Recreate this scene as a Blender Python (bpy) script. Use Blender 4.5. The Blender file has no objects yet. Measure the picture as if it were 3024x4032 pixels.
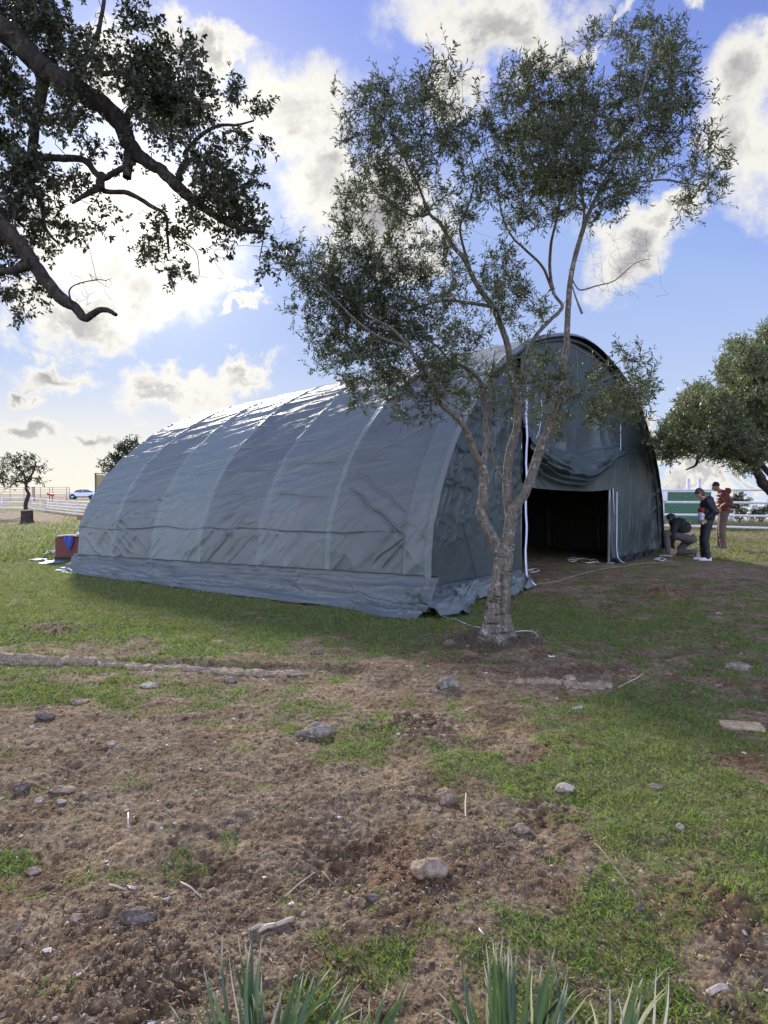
import bpy, bmesh, math, random
import numpy as np
from mathutils import Vector, Matrix
R = math.radians
rng = np.random.default_rng(7)
random.seed(7)
scn = bpy.context.scene
COL = scn.collection

# ------------------------------------------------------------------ camera
F, CX, CY, HZ, CAMH = 2700.0, 1512.0, 2016.0, 1945.0, 1.5
PITCH = math.atan((CY - HZ) / F)
cam = bpy.data.cameras.new('camera'); cam_o = bpy.data.objects.new('camera', cam); COL.objects.link(cam_o)
cam_o.location = (0, 0, CAMH); cam_o.rotation_euler = (math.pi/2 - PITCH, 0, 0)
cam.sensor_fit = 'VERTICAL'; cam.sensor_height = 36.0; cam.lens = F/4032*36.0
cam.clip_start = 0.05; cam.clip_end = 20000
scn.camera = cam_o
scn.render.resolution_x = 768; scn.render.resolution_y = 1024
scn.view_settings.view_transform = 'Standard'; scn.view_settings.look = 'None'
scn.view_settings.gamma = 1.0; scn.view_settings.exposure = 1.70

def ray(px, py):
    a = (px - CX)/F; b = (CY - py)/F
    cp, sp = math.cos(PITCH), math.sin(PITCH)
    return Vector((a, cp + b*sp, -sp + b*cp))
def P(px, py, Y):
    d = ray(px, py); return Vector((d.x/d.y*Y, Y, CAMH + d.z/d.y*Y))

# ------------------------------------------------------------------ sky and sun
SUN_EL, SUN_AZ = R(22), R(-19)
SUNV = Vector((math.sin(SUN_AZ)*math.cos(SUN_EL), math.cos(SUN_AZ)*math.cos(SUN_EL), math.sin(SUN_EL)))
sun = bpy.data.lights.new('sun', 'SUN'); sun.energy = 2.3; sun.angle = R(7); sun.color = (1, .93, .82)
sun_o = bpy.data.objects.new('sun', sun); COL.objects.link(sun_o)
sun_o.rotation_euler = (-SUNV).to_track_quat('-Z', 'Y').to_euler(); sun_o.location = SUNV*50

world = bpy.data.worlds.new('World'); scn.world = world; world.use_nodes = True
WT = world.node_tree; WT.nodes.clear()
class NG:
    """tiny node graph helper"""
    def __init__(s, t): s.t = t
    def n(s, typ, **kw):
        nd = s.t.nodes.new(typ)
        for k, v in kw.items(): setattr(nd, k, v)
        return nd
    def put(s, sock, v):
        if v is None: return
        if isinstance(v, bpy.types.NodeSocket): s.t.links.new(v, sock)
        else:
            if hasattr(sock.default_value, '__len__') and not hasattr(v, '__len__'): v = [v]*len(sock.default_value)
            if hasattr(sock.default_value, '__len__') and len(sock.default_value) == 4 and len(v) == 3: v = (*v, 1)
            sock.default_value = v
    def m(s, op, a, b=None, c=None, clamp=False):
        nd = s.n('ShaderNodeMath', operation=op, use_clamp=clamp)
        s.put(nd.inputs[0], a); s.put(nd.inputs[1], b)
        if c is not None: s.put(nd.inputs[2], c)
        return nd.outputs[0]
    def v(s, op, a, b=None, c=None):
        nd = s.n('ShaderNodeVectorMath', operation=op)
        s.put(nd.inputs[0], a); s.put(nd.inputs[1], b)
        if c is not None: s.put(nd.inputs[2], c)
        return nd.outputs['Value'] if op in ('LENGTH', 'DOT_PRODUCT', 'DISTANCE') else nd.outputs['Vector']
    def mix(s, f, a, b, blend='MIX'):
        nd = s.n('ShaderNodeMix', data_type='RGBA', blend_type=blend)
        s.put(nd.inputs['Factor'], f); s.put(nd.inputs[6], a); s.put(nd.inputs[7], b)
        return nd.outputs[2]
    def noise(s, vec, scale, detail=4, rough=.55, dist=0.0, out='Fac'):
        nd = s.n('ShaderNodeTexNoise'); s.put(nd.inputs['Vector'], vec)
        nd.inputs['Scale'].default_value = scale; nd.inputs['Detail'].default_value = detail
        nd.inputs['Roughness'].default_value = rough; nd.inputs['Distortion'].default_value = dist
        return nd.outputs[out]
    def mr(s, x, a, b, c=0.0, d=1.0, smooth=True):
        nd = s.n('ShaderNodeMapRange', interpolation_type='SMOOTHSTEP' if smooth else 'LINEAR')
        s.put(nd.inputs[0], x)
        for i, q in enumerate((a, b, c, d)): nd.inputs[1+i].default_value = q
        return nd.outputs[0]
    def ramp(s, x, stops):
        nd = s.n('ShaderNodeValToRGB'); s.put(nd.inputs[0], x)
        e = nd.color_ramp.elements
        while len(e) < len(stops): e.new(.5)
        for i, (p, c) in enumerate(stops): e[i].position = p; e[i].color = (*c, 1)
        return nd.outputs[0]

g = NG(WT)
tc = g.n('ShaderNodeTexCoord'); D = g.v('NORMALIZE', tc.outputs['Generated'])
sx = g.n('ShaderNodeSeparateXYZ'); g.put(sx.inputs[0], D)
zc = g.m('MAXIMUM', sx.outputs[2], 0.02)
cmb = g.n('ShaderNodeCombineXYZ'); g.put(cmb.inputs[0], sx.outputs[0]); g.put(cmb.inputs[1], sx.outputs[1]); g.put(cmb.inputs[2], zc)
sky = g.n('ShaderNodeTexSky', sky_type='NISHITA', sun_disc=False, sun_elevation=SUN_EL, sun_rotation=SUN_AZ,
          altitude=300, air_density=1.0, dust_density=.15, ozone_density=1.6)
g.put(sky.inputs[0], cmb.outputs[0])
skyc = g.mix(1.0, sky.outputs[0], (.47, .415, .58), 'MULTIPLY')
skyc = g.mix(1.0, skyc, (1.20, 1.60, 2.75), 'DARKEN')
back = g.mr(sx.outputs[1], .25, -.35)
az = g.m('ARCTAN2', sx.outputs[0], sx.outputs[1]); el = g.m('ARCSINE', sx.outputs[2])
q0 = g.n('ShaderNodeCombineXYZ'); g.put(q0.inputs[0], az); g.put(q0.inputs[1], el)
# fluffy warp of the cloud outlines
wn = g.noise(D, 5.0, 6, .62, 0, 'Color')
wv = g.v('MULTIPLY', g.v('SUBTRACT', wn, (.5, .5, .5)), (.30, .30, 0))
q = g.v('ADD', q0.outputs[0], wv)
def azel(px, py):
    d = ray(px, py).normalized(); return math.atan2(d.x, d.y), math.asin(d.z)
CL = [(1950,60,430,220),(1900,320,130,130),(1130,480,300,290),(1240,800,210,190),(2960,560,230,330),(3080,330,120,150),
      (2450,1010,190,150),(2560,880,180,90),(840,120,260,100),(620,300,200,150),(430,930,470,280),(620,1130,360,150),(200,1220,380,130),
      (700,1480,190,75),(930,1480,150,65),(150,1420,270,62),(110,1680,190,65),(430,1680,130,48),(960,1200,70,45),(1010,1290,90,25),
      (1500,900,360,220),(2350,120,150,60),(2650,90,70,100),(2800,1880,260,40),(2950,1800,160,30),(2620,1790,90,28),(2900,1960,300,20),
      (0,1500,90,45),(640,1830,220,34),(560,960,200,120),(1560,1130,200,90)]
dm = None
for (px, py, rx, ry) in CL:
    a, e = azel(px, py); a2, _ = azel(px+rx, py); _, e2 = azel(px, py-ry)
    ra, re = abs(a2-a), abs(e2-e)
    ln = g.v('LENGTH', g.v('MULTIPLY_ADD', q, (1/ra, 1/re, 0), (-a/ra, -e/re, 0)))
    dm = ln if dm is None else g.m('MINIMUM', dm, ln)
# the rest of the sky (behind and beside): loose noise clouds
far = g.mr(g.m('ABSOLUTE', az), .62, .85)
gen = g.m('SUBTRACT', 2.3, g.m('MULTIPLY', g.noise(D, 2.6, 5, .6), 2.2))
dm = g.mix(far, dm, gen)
fb = g.noise(D, 13.0, 9, .66)
dd = g.m('ADD', dm, g.m('MULTIPLY', g.m('SUBTRACT', fb, .5), 1.35))
cov = g.mr(dd, 1.28, .55)
thick = g.mr(dd, .80, .05)
body = g.noise(D, 4.6, 9, .66, .3)
gdot = g.m('MAXIMUM', g.v('DOT_PRODUCT', D, tuple(SUNV)), 0)
glow = g.m('POWER', gdot, 26.0); glow2 = g.m('POWER', gdot, 130.0)
lit = g.mr(g.m('ADD', g.m('MULTIPLY', thick, .62), g.m('MULTIPLY', g.m('SUBTRACT', body, .5), 3.0)), .05, .95)
ccol = g.mix(lit, (2.85, 2.78, 2.62), (1.22, 1.20, 1.27))
ccol = g.mix(back, ccol, (17, 16.6, 16.2))  # unseen clouds behind the camera, brightened to light tent and ground
skyc = g.mix(g.m('MULTIPLY', g.mr(el, .32, -.01), .75, clamp=True), skyc, (2.2, 2.55, 2.95))      # pale air low over the land
warm = g.m('MULTIPLY', g.mr(el, .20, .0), g.mr(az, .25, -.35))
skyc = g.mix(g.m('MULTIPLY', warm, .8), skyc, (3.4, 3.1, 2.45))
skyc = g.mix(back, skyc, g.mix(1.0, skyc, (3.4, 3.3, 3.3), 'MULTIPLY'))  # sky behind the camera boosted as added fill light
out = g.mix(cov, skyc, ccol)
out = g.mix(1.0, out, g.mix(1.0, (.35, .33, .27), glow, 'MULTIPLY'), 'ADD')
out = g.mix(1.0, out, g.mix(1.0, (2.2, 2.0, 1.7), glow2, 'MULTIPLY'), 'ADD')
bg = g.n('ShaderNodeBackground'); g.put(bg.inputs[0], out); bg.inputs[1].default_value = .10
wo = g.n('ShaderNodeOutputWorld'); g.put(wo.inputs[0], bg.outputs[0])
scn.world.cycles.sampling_method = 'MANUAL'; scn.world.cycles.sample_map_resolution = 512

# ------------------------------------------------------------------ numpy noise
def hsh(i, j, s):
    n = (i.astype(np.int64)*374761393 + j.astype(np.int64)*668265263 + int(s)*974711) & 0xffffffff
    n = ((n ^ (n >> 13))*1274126177) & 0xffffffff
    n = ((n ^ (n >> 16))*2246822519) & 0xffffffff
    return ((n ^ (n >> 15)) & 0xffffff)/float(0xffffff)
def vn(x, y, s=0):
    x = np.asarray(x, float); y = np.asarray(y, float)
    i = np.floor(x); j = np.floor(y); fx = x-i; fy = y-j
    fx = fx*fx*fx*(fx*(fx*6-15)+10); fy = fy*fy*fy*(fy*(fy*6-15)+10)
    a = hsh(i, j, s); b = hsh(i+1, j, s); c = hsh(i, j+1, s); d = hsh(i+1, j+1, s)
    return (a+(b-a)*fx)*(1-fy) + (c+(d-c)*fx)*fy
def fbm(x, y, oct=4, s=0, gain=.5):
    t = 0; a = 1; w = 0
    for k in range(oct):
        t = t + a*vn(x*2**k+k*17.3, y*2**k-k*9.1, s+k); w += a; a *= gain
    return t/w
def ridge(x, y, s=0, p=1.0):
    return (1-np.abs(2*vn(x, y, s)-1))**p
def sstep(x, a, b):
    t = np.clip((x-a)/(b-a), 0, 1); return t*t*(3-2*t)

# ------------------------------------------------------------------ mesh helpers
def tag(o, label=None, cat=None, group=None, kind=None):
    if label: o['label'] = label
    if cat: o['category'] = cat
    if group: o['group'] = group
    if kind: o['kind'] = kind
    return o
def link(name, me, mat=None, parent=None):
    o = bpy.data.objects.new(name, me); COL.objects.link(o)
    if mat and not me.materials: me.materials.append(mat)
    if parent: o.parent = parent
    return o
def empty(name, loc=(0, 0, 0), rz=0, label=None, cat=None, group=None, kind=None):
    o = bpy.data.objects.new(name, None); COL.objects.link(o); o.location = loc; o.rotation_euler = (0, 0, rz)
    o.empty_display_size = .2
    return tag(o, label, cat, group, kind)
def rawmesh(name, V, Fq, smooth=True):
    """V (n,3) array, Fq (m,k) array of faces of one size"""
    me = bpy.data.meshes.new(name); V = np.ascontiguousarray(V, dtype=np.float32); Fq = np.ascontiguousarray(Fq, dtype=np.int32)
    m, k = Fq.shape
    me.vertices.add(len(V)); me.vertices.foreach_set('co', V.ravel())
    me.loops.add(m*k); me.loops.foreach_set('vertex_index', Fq.ravel())
    me.polygons.add(m); me.polygons.foreach_set('loop_start', np.arange(0, m*k, k, dtype=np.int32))
    try: me.polygons.foreach_set('loop_total', np.full(m, k, dtype=np.int32))
    except Exception: pass
    me.update(calc_edges=True)
    if smooth: me.polygons.foreach_set('use_smooth', np.ones(m, dtype=bool))
    return me
def gridfaces(nu, nv, keep=None):
    i, j = np.meshgrid(np.arange(nu-1), np.arange(nv-1), indexing='ij')
    a = (i*nv+j).ravel(); Fq = np.stack([a, a+nv, a+nv+1, a+1], 1)
    if keep is not None: Fq = Fq[keep[Fq].all(1)]
    return Fq
def addcol(me, name, arr):
    at = me.attributes.new(name, 'FLOAT_COLOR', 'POINT')
    if arr.shape[1] == 3: arr = np.concatenate([arr, np.ones((len(arr), 1))], 1)
    at.data.foreach_set('color', np.ascontiguousarray(arr, dtype=np.float32).ravel())

class MB:
    """collects shapes, links them as one mesh"""
    def __init__(s): s.v = []; s.f = []
    def add(s, V, Fs):
        b = len(s.v); s.v += [tuple(p) for p in V]; s.f += [tuple(b+i for i in f) for f in Fs]
    def box(s, c, d, M=None, bev=0.0):
        bm = bmesh.new(); bmesh.ops.create_cube(bm, size=1)
        for v in bm.verts: v.co = Vector((v.co.x*d[0], v.co.y*d[1], v.co.z*d[2]))
        if bev > 0: bmesh.ops.bevel(bm, geom=bm.edges[:], offset=bev, segments=2, affect='EDGES', profile=.6)
        bm.verts.index_update()
        V = [((M @ v.co) if M else v.co) + Vector(c) for v in bm.verts]
        s.add(V, [[v.index for v in f.verts] for f in bm.faces]); bm.free()
    def tube(s, pts, rad, k=8, cap=True, rnoise=0.0, ell=1.0):
        pts = [Vector(p) for p in pts]; n = len(pts)
        if not hasattr(rad, '__len__'): rad = [rad]*n
        V = []; Fs = []; prev = None
        for i, p in enumerate(pts):
            t = (pts[min(i+1, n-1)] - pts[max(i-1, 0)])
            t = t.normalized() if t.length > 1e-9 else Vector((0, 0, 1))
            if prev is None:
                a = Vector((0, 0, 1)) if abs(t.z) < .9 else Vector((1, 0, 0)); u = t.cross(a).normalized()
            else:
                u = (prev - t*prev.dot(t)); u = u.normalized() if u.length > 1e-6 else t.orthogonal().normalized()
            prev = u; w = t.cross(u)
            for j in range(k):
                an = 2*math.pi*j/k; rr = rad[i]*(1+rnoise*(random.random()-.5)*2)
                V.append(p + u*math.cos(an)*rr + w*math.sin(an)*rr*ell)
        for i in range(n-1):
            for j in range(k):
                Fs.append((i*k+j, i*k+(j+1) % k, (i+1)*k+(j+1) % k, (i+1)*k+j))
        if cap: Fs.append(tuple(range(k))[::-1]); Fs.append(tuple((n-1)*k+j for j in range(k)))
        s.add(V, Fs)
    def ball(s, c, r, sub=2):
        bm = bmesh.new(); bmesh.ops.create_icosphere(bm, subdivisions=sub, radius=1); bm.verts.index_update()
        r = (r, r, r) if not hasattr(r, '__len__') else r
        s.add([Vector((v.co.x*r[0], v.co.y*r[1], v.co.z*r[2])) + Vector(c) for v in bm.verts], [[v.index for v in f.verts] for f in bm.faces]); bm.free()
    def mesh(s, name, smooth=True):
        me = bpy.data.meshes.new(name); me.from_pydata(s.v, [], s.f); me.update()
        if smooth: me.polygons.foreach_set('use_smooth', np.ones(len(me.polygons), dtype=bool))
        return me
    def build(s, name, mat, parent=None, smooth=True, loc=None):
        if loc is not None:
            l = Vector(loc); s.v = [tuple(Vector(p)-l) for p in s.v]
        o = link(name, s.mesh(name, smooth), mat, parent)
        if loc is not None: o.location = loc
        return o

# ------------------------------------------------------------------ materials
def material(name):
    m = bpy.data.materials.new(name); m.use_nodes = True; t = m.node_tree; t.nodes.clear(); h = NG(t)
    o = h.n('ShaderNodeOutputMaterial'); b = h.n('ShaderNodeBsdfPrincipled'); t.links.new(b.outputs[0], o.inputs[0])
    return m, h, b, o
def simple(name, col, rough=.6, metal=0.0, var=.15, scale=8.0, bump=.15, bscale=40.0, spec=.5, dist=.004):
    m, h, b, o = material(name)
    tcd = h.n('ShaderNodeTexCoord').outputs['Object']
    n1 = h.noise(tcd, scale, 5, .6)
    dark = tuple(c*(1-var) for c in col); lite = tuple(min(1, c*(1+var)) for c in col)
    h.put(b.inputs['Base Color'], h.mix(h.mr(n1, .3, .7), dark, lite))
    h.put(b.inputs['Roughness'], h.mr(n1, .2, .8, max(.05, rough-.1), min(1, rough+.1), False))
    b.inputs['Metallic'].default_value = metal; b.inputs['Specular IOR Level'].default_value = spec
    if bump:
        bp = h.n('ShaderNodeBump'); bp.inputs['Strength'].default_value = bump; bp.inputs['Distance'].default_value = dist
        h.put(bp.inputs['Height'], h.noise(tcd, bscale, 4, .6)); h.put(b.inputs['Normal'], bp.outputs[0])
    return m
def leafmat(name, cols, rough=.5, trans=.25, tcol=None, spec=.4):
    m, h, b, o = material(name)
    gi = h.n('ShaderNodeNewGeometry').outputs['Random Per Island']
    n = len(cols); c = h.ramp(gi, [(i/(n-1), cols[i]) for i in range(n)])
    h.put(b.inputs['Base Color'], c); b.inputs['Roughness'].default_value = rough; b.inputs['Specular IOR Level'].default_value = spec
    if trans:
        tr = h.n('ShaderNodeBsdfTranslucent'); h.put(tr.inputs[0], h.mix(1.0, c, tcol or (1.6, 1.7, .8), 'MULTIPLY'))
        mx = h.n('ShaderNodeMixShader'); mx.inputs[0].default_value = trans
        m.node_tree.links.new(b.outputs[0], mx.inputs[1]); m.node_tree.links.new(tr.outputs[0], mx.inputs[2]); m.node_tree.links.new(mx.outputs[0], o.inputs[0])
    return m

# ------------------------------------------------------------------ ground
def gz(x, y):
    """broad relief of the land"""
    x = np.asarray(x, float); y = np.asarray(y, float)
    z = (fbm(x*.35+40, y*.35+11, 3, 5)-.5)*.05*sstep(y, 1, 4)*(1-sstep(y, 30, 60))
    z = z + .7*sstep(y, 72, 98)*(1-sstep(x/np.maximum(y, 1.), -.36, .06))
    right = sstep(x/np.maximum(y, 1.), -.36, .06)
    z = z - right*np.maximum(y-33, 0)**1.0*.048*sstep(y, 33, 45)
    z = z + .07*np.exp(-((x-1.12)**2+(y-6.75)**2)/.16)                       # earth heaped round the olive
    # small step along the stone edging
    ye = 6.12 - (x+3.4)*.10
    z = z + .045*(sstep(y-ye, -.05, .10)-.5)*np.exp(-((y-ye)/2.2)**2)*sstep(-x, -1.2, 1.2)
    return z
def gzf(x, y): return float(gz(x, y))
def G(px, py, dz=0.0):
    d = ray(px, py); z = 0.0
    for _ in range(12):
        t = (z-CAMH)/d.z; p = d*t; z = gzf(p.x, p.y)
    return Vector((p.x, p.y, z+dz))
def proj(x, y):
    cp, sp = math.cos(PITCH), math.sin(PITCH)
    yy = np.maximum(y, .3)
    dep = yy*cp + CAMH*sp; up = yy*sp - CAMH*cp
    return CX + F*x/dep, CY - F*up/dep
GR = [(450,2430,950,140,.62),(350,2190,650,130,.60),(1500,2480,500,60,.25),(2300,2450,800,110,.34),(2350,3060,620,200,.40),(2750,3260,480,260,.32),(1900,3000,220,90,.3),
      (1450,2960,230,80,.18),(1520,3760,260,140,.42),(1900,3560,500,200,.22),(2700,2850,420,160,.3),(2700,3650,420,150,.2),(500,2730,620,45,.28),(60,2770,160,70,.3),
      (500,3080,820,260,-.34),(520,3720,760,330,-.44),(1150,3150,400,130,-.15),(60,2040,200,20,-.7),(330,2300,500,80,.3),(2700,2150,400,40,.15),(1250,2660,600,70,-.2),(2000,2690,500,55,-.2),(1970,2560,200,60,-.3),
      (2240,3400,260,80,-.35),(2880,3640,170,110,-.5),(2900,3010,200,60,-.35),(1620,2860,130,60,-.45),(2300,2310,240,20,-.15),(2750,2260,200,25,-.15),(2620,2335,110,22,-.5),
      (1620,3430,220,110,-.3),(1650,3850,160,100,-.4),(1500,3300,280,120,-.15),(220,2480,110,26,-.6),(2080,3170,230,45,-.35),(60,3380,90,50,.5),(750,3400,180,70,.18),(2200,2750,600,60,.12)]
def grassy(x, y):
    px, py = proj(x, y)
    v = .45 + 0*px
    for cx, cy, rx, ry, a in GR: v = v + a*np.exp(-(((px-cx)/rx)**2+((py-cy)/ry)**2))
    v = v + (fbm(x*1.7, y*1.7, 4, 21, .65)-.5)*1.15 + (fbm(x*6, y*6, 4, 31, .6)-.5)*1.05
    v = np.where(y < 1.2, .45+(fbm(x*1.7, y*1.7, 4, 21)-.5)*.9, v)
    return np.clip(v, 0, 1)
def dry(x, y):
    px, py = proj(x, y); v = .0*px
    for cx, cy, rx, ry, a in [(300,1960,500,11,1.0),(1150,3150,500,180,.3),(2240,3400,260,80,.5),(1650,3850,260,120,.75),(700,2640,700,25,.4),(2200,2700,300,30,.4),(1300,2750,500,80,.25),
                              (2780,2240,280,50,.5),(2830,2060,300,25,.7),(2300,2310,300,26,.45)]:
        v = v + a*np.exp(-(((px-cx)/rx)**2+((py-cy)/ry)**2))
    return np.clip(v + (fbm(x*2.3+9, y*2.3, 4, 41, .6)-.5)*.8, 0, 1)
def redsoil(x, y):
    px, py = proj(x, y); v = .0*px
    for cx, cy, rx, ry, a in [(1800,2485,50,14,1),(2620,2335,80,16,1),(1620,3420,160,80,.8),(1480,3450,80,50,.5),(2860,3560,160,60,.7),(2860,3010,140,40,.5),(2500,3700,140,40,.4),(2150,3480,160,40,.3)]:
        v = v + a*np.exp(-(((px-cx)/rx)**2+((py-cy)/ry)**2))
    return np.clip(v, 0, 1)

rs = np.concatenate([np.geomspace(.25, 1.55, 26)[:-1], np.geomspace(1.55, 24, 860)[:-1], np.geomspace(24, 4500, 90)])
th = np.concatenate([np.linspace(-math.pi, -.66, 60)[:-1], np.linspace(-.66, .66, 860), np.linspace(.66, math.pi, 60)[1:]])
RR, TT = np.meshgrid(rs, th, indexing='ij')
gx = (RR*np.sin(TT)).ravel(); gy = (RR*np.cos(TT)).ravel()
gr_ = grassy(gx, gy); dr_ = dry(gx, gy); rd_ = redsoil(gx, gy)
rr = RR.ravel(); nearw = (1-sstep(rr, 9, 22))
cl = ridge(gx*9, gy*9, 3, 1.5)*.25 + fbm(gx*26, gy*26, 4, 8, .68)*.85
cl2 = ridge(gx*3.1+5, gy*3.1, 13, 2)
z = gz(gx, gy) + nearw*((cl-.5)*(.036*(1-gr_*.5)) + (fbm(gx*3, gy*3, 3, 15)-.5)*.05 + (cl2-.5)*.018*(1-gr_))
# hoof-trodden clods and molehills
for (px, py, w, h) in [(2620,2340,.22,.10),(1650,2860,.22,.05),(1800,2487,.13,.06),(220,2480,.35,.05),(2760,2290,.3,.04),(1560,3440,.16,.03),(540,3560,.2,.04),(2900,3620,.2,.05),(500,3900,.2,.05),(1400,3330,.2,-.05),(1330,3400,.14,-.05),(2150,3170,.2,-.04),(760,3450,.2,-.05)]:
    c = G(px, py); d2 = ((gx-c.x)**2+((gy-c.y)*.9)**2)/w**2
    z += h*np.exp(-d2)*(.55+.9*vn(gx*34, gy*34, 77))
gm = rawmesh('ground', np.stack([gx, gy, z], 1), gridfaces(len(rs), len(th)))
addcol(gm, 'patch', np.stack([gr_, dr_, rd_], 1))
m, h, b, o = material('ground_soil_and_turf')
at = h.n('ShaderNodeAttribute', attribute_name='patch'); sp = h.n('ShaderNodeSeparateColor'); h.put(sp.inputs[0], at.outputs['Color'])
pos = h.n('ShaderNodeNewGeometry').outputs['Position']
n1 = h.noise(pos, 26, 8, .68); n2 = h.noise(pos, 3.2, 6, .6); n3 = h.noise(pos, 95, 4, .7)
soil = h.ramp(n1, [(.31, (.045, .031, .018)), (.45, (.16, .112, .067)), (.58, (.28, .205, .13)), (.70, (.48, .385, .265))])
n4 = h.noise(pos, 1.3, 7, .65)
soil = h.mix(h.mr(n2, .44, .60), soil, h.mix(1.0, soil, (.60, .53, .47), 'MULTIPLY'))
soil = h.mix(h.mr(n4, .50, .64), soil, h.mix(1.0, soil, (1.35, 1.28, 1.15), 'MULTIPLY'))
soil = h.mix(h.m('MULTIPLY', sp.outputs[1], .65), soil, h.ramp(n1, [(.3, (.16, .115, .075)), (.55, (.30, .225, .15)), (.75, (.46, .38, .28))]))
soil = h.mix(h.m('MULTIPLY', sp.outputs[2], .8), soil, h.ramp(n1, [(.3, (.05, .018, .008)), (.7, (.24, .10, .045))]))
turf = h.ramp(n3, [(.30, (.035, .045, .014)), (.5, (.11, .150, .036)), (.7, (.23, .28, .08))])
turf = h.mix(h.mr(n2, .35, .7), turf, h.mix(1.0, turf, (1.25, .95, .8), 'MULTIPLY'))
gmask = h.m('MULTIPLY', h.mr(h.m('ADD', sp.outputs[0], h.m('MULTIPLY', h.m('SUBTRACT', n1, .5), 1.3)), .42, .80), .75)
h.put(b.inputs['Base Color'], h.mix(gmask, soil, turf)); b.inputs['Roughness'].default_value = .95; b.inputs['Specular IOR Level'].default_value = .15
bp = h.n('ShaderNodeBump'); bp.inputs['Strength'].default_value = .9; bp.inputs['Distance'].default_value = .03
h.put(bp.inputs['Height'], h.m('ADD', n1, h.m('MULTIPLY', n3, .5))); h.put(b.inputs['Normal'], bp.outputs[0])
ground = link('ground', gm, m); tag(ground, 'trodden brown earth with patchy short green grass', 'ground', kind='structure')
# ------------------------------------------------------------------ fabric of the shelter
def fabricmat(name, col, rough=.40, spec=.75):
    m, h, b, o = material(name)
    obj = h.n('ShaderNodeTexCoord').outputs['Object']
    at = h.n('ShaderNodeAttribute', attribute_name='panel'); sp = h.n('ShaderNodeSeparateColor'); h.put(sp.inputs[0], at.outputs['Color'])
    n = h.noise(obj, 2.2, 5, .6); n2 = h.noise(obj, 55, 3, .6)
    c = h.mix(h.mr(n, .3, .7), tuple(x*.86 for x in col), tuple(x*1.14 for x in col))
    c = h.mix(sp.outputs[0], c, tuple(min(1, x*2.1) for x in col))
    c = h.mix(h.n('ShaderNodeNewGeometry').outputs['Backfacing'], c, (.003, .004, .004))      # inner side painted near black in place of the interior's shade
    h.put(b.inputs['Base Color'], c)
    h.put(b.inputs['Roughness'], h.m('ADD', h.mr(n, .25, .75, rough-.05, rough+.09, False), h.m('MULTIPLY', sp.outputs[1], .16)))
    b.inputs['Specular IOR Level'].default_value = spec
    bp = h.n('ShaderNodeBump'); bp.inputs['Strength'].default_value = .22; bp.inputs['Distance'].default_value = .006
    h.put(bp.inputs['Height'], h.m('ADD', h.m('MULTIPLY', n2, .25), h.noise(obj, 9, 6, .6, .6))); h.put(b.inputs['Normal'], bp.outputs[0])
    return m
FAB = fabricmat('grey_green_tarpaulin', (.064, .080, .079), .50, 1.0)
FABD = fabricmat('grey_green_shaded_tarpaulin', (.022, .034, .034), .38, .60)  # same sheet as the cover, colour darkened for the shade on the ends
WHITE = simple('white_paint', (.72, .74, .76), .4, var=.06)
ZIP = simple('white_zip_tape', (.62, .66, .80), .5, var=.04)
STEEL = simple('galvanised_tube', (.50, .53, .55), .35, .6, var=.1)
SHADEPIPE = simple('shade_blackened_tube', (.05, .05, .055), .6)  # tube colour blackened to carry the shade inside the tent
BLACK = simple('black_webbing', (.012, .012, .014), .6)

# half width against height, read along the front arch
ARX = np.array([5.52,5.50,5.46,5.36,5.15,4.82,4.45,4.02,3.42,2.50,1.76,1.05,.45,0])
ARZ = np.array([0,.50,1.00,1.35,1.78,2.32,2.70,3.10,3.54,3.99,4.20,4.36,4.44,4.46])
_t = np.concatenate([[0], np.cumsum(np.hypot(np.diff(ARX), np.diff(ARZ)))])
tt = np.linspace(0, _t[-1], 400)
ax_ = np.interp(tt, _t, ARX); az_ = np.interp(tt, _t, ARZ)
ker = np.hanning(61); ker /= ker.sum()
def smo(a, odd):
    l = 2*a[0]-a[1:31][::-1]; r = (2*a[-1]-a[-31:-1][::-1]) if odd else a[-31:-1][::-1]
    return np.convolve(np.concatenate([l, a, r]), ker, 'valid')
ax_, az_ = smo(ax_, True), smo(az_, False); ax_[-1] = 0; az_[0] = 0
ARC = _t[-1]
def arch(t):
    """t: arc length from the left foot (0..2*ARC) -> local x, z, outward normal x, z"""
    s = np.where(t <= ARC, t, 2*ARC-t); sg = np.where(t <= ARC, -1.0, 1.0)
    x = np.interp(s, tt, ax_); zz = np.interp(s, tt, az_)
    e = .04
    dx = np.interp(np.minimum(s+e, ARC), tt, ax_)-np.interp(np.maximum(s-e, 0), tt, ax_); dz = np.interp(np.minimum(s+e, ARC), tt, az_)-np.interp(np.maximum(s-e, 0), tt, az_)
    n = np.hypot(dx, dz)+1e-9
    return sg*x, zz, sg*dz/n, -dx/n
def top_at(x):
    return np.interp(np.abs(x), ax_[::-1], az_[::-1])

A2 = G(2075, 2310); B2 = G(2425, 2222)
EW = Vector((.5979, .8016, 0)); ANG = math.atan2(EW.y, EW.x)
TC = Vector((2.3145, 11.064, 0)) + EW*2.5
TL = 8.2
tent = empty('storage_tent', TC, ANG, 'long grey-green tarpaulin arch tent with its front doorway hanging half open', 'tent')
def tl(p):
    """world point -> tent space"""
    d = Vector(p)-TC; return Vector((d.dot(EW), -d.x*EW.y+d.y*EW.x, d.z))
def tentfloor(x, y):
    wx = TC.x + x*EW.x - y*EW.y; wy = TC.y + x*EW.y + y*EW.x
    return gz(wx, wy)

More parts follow.
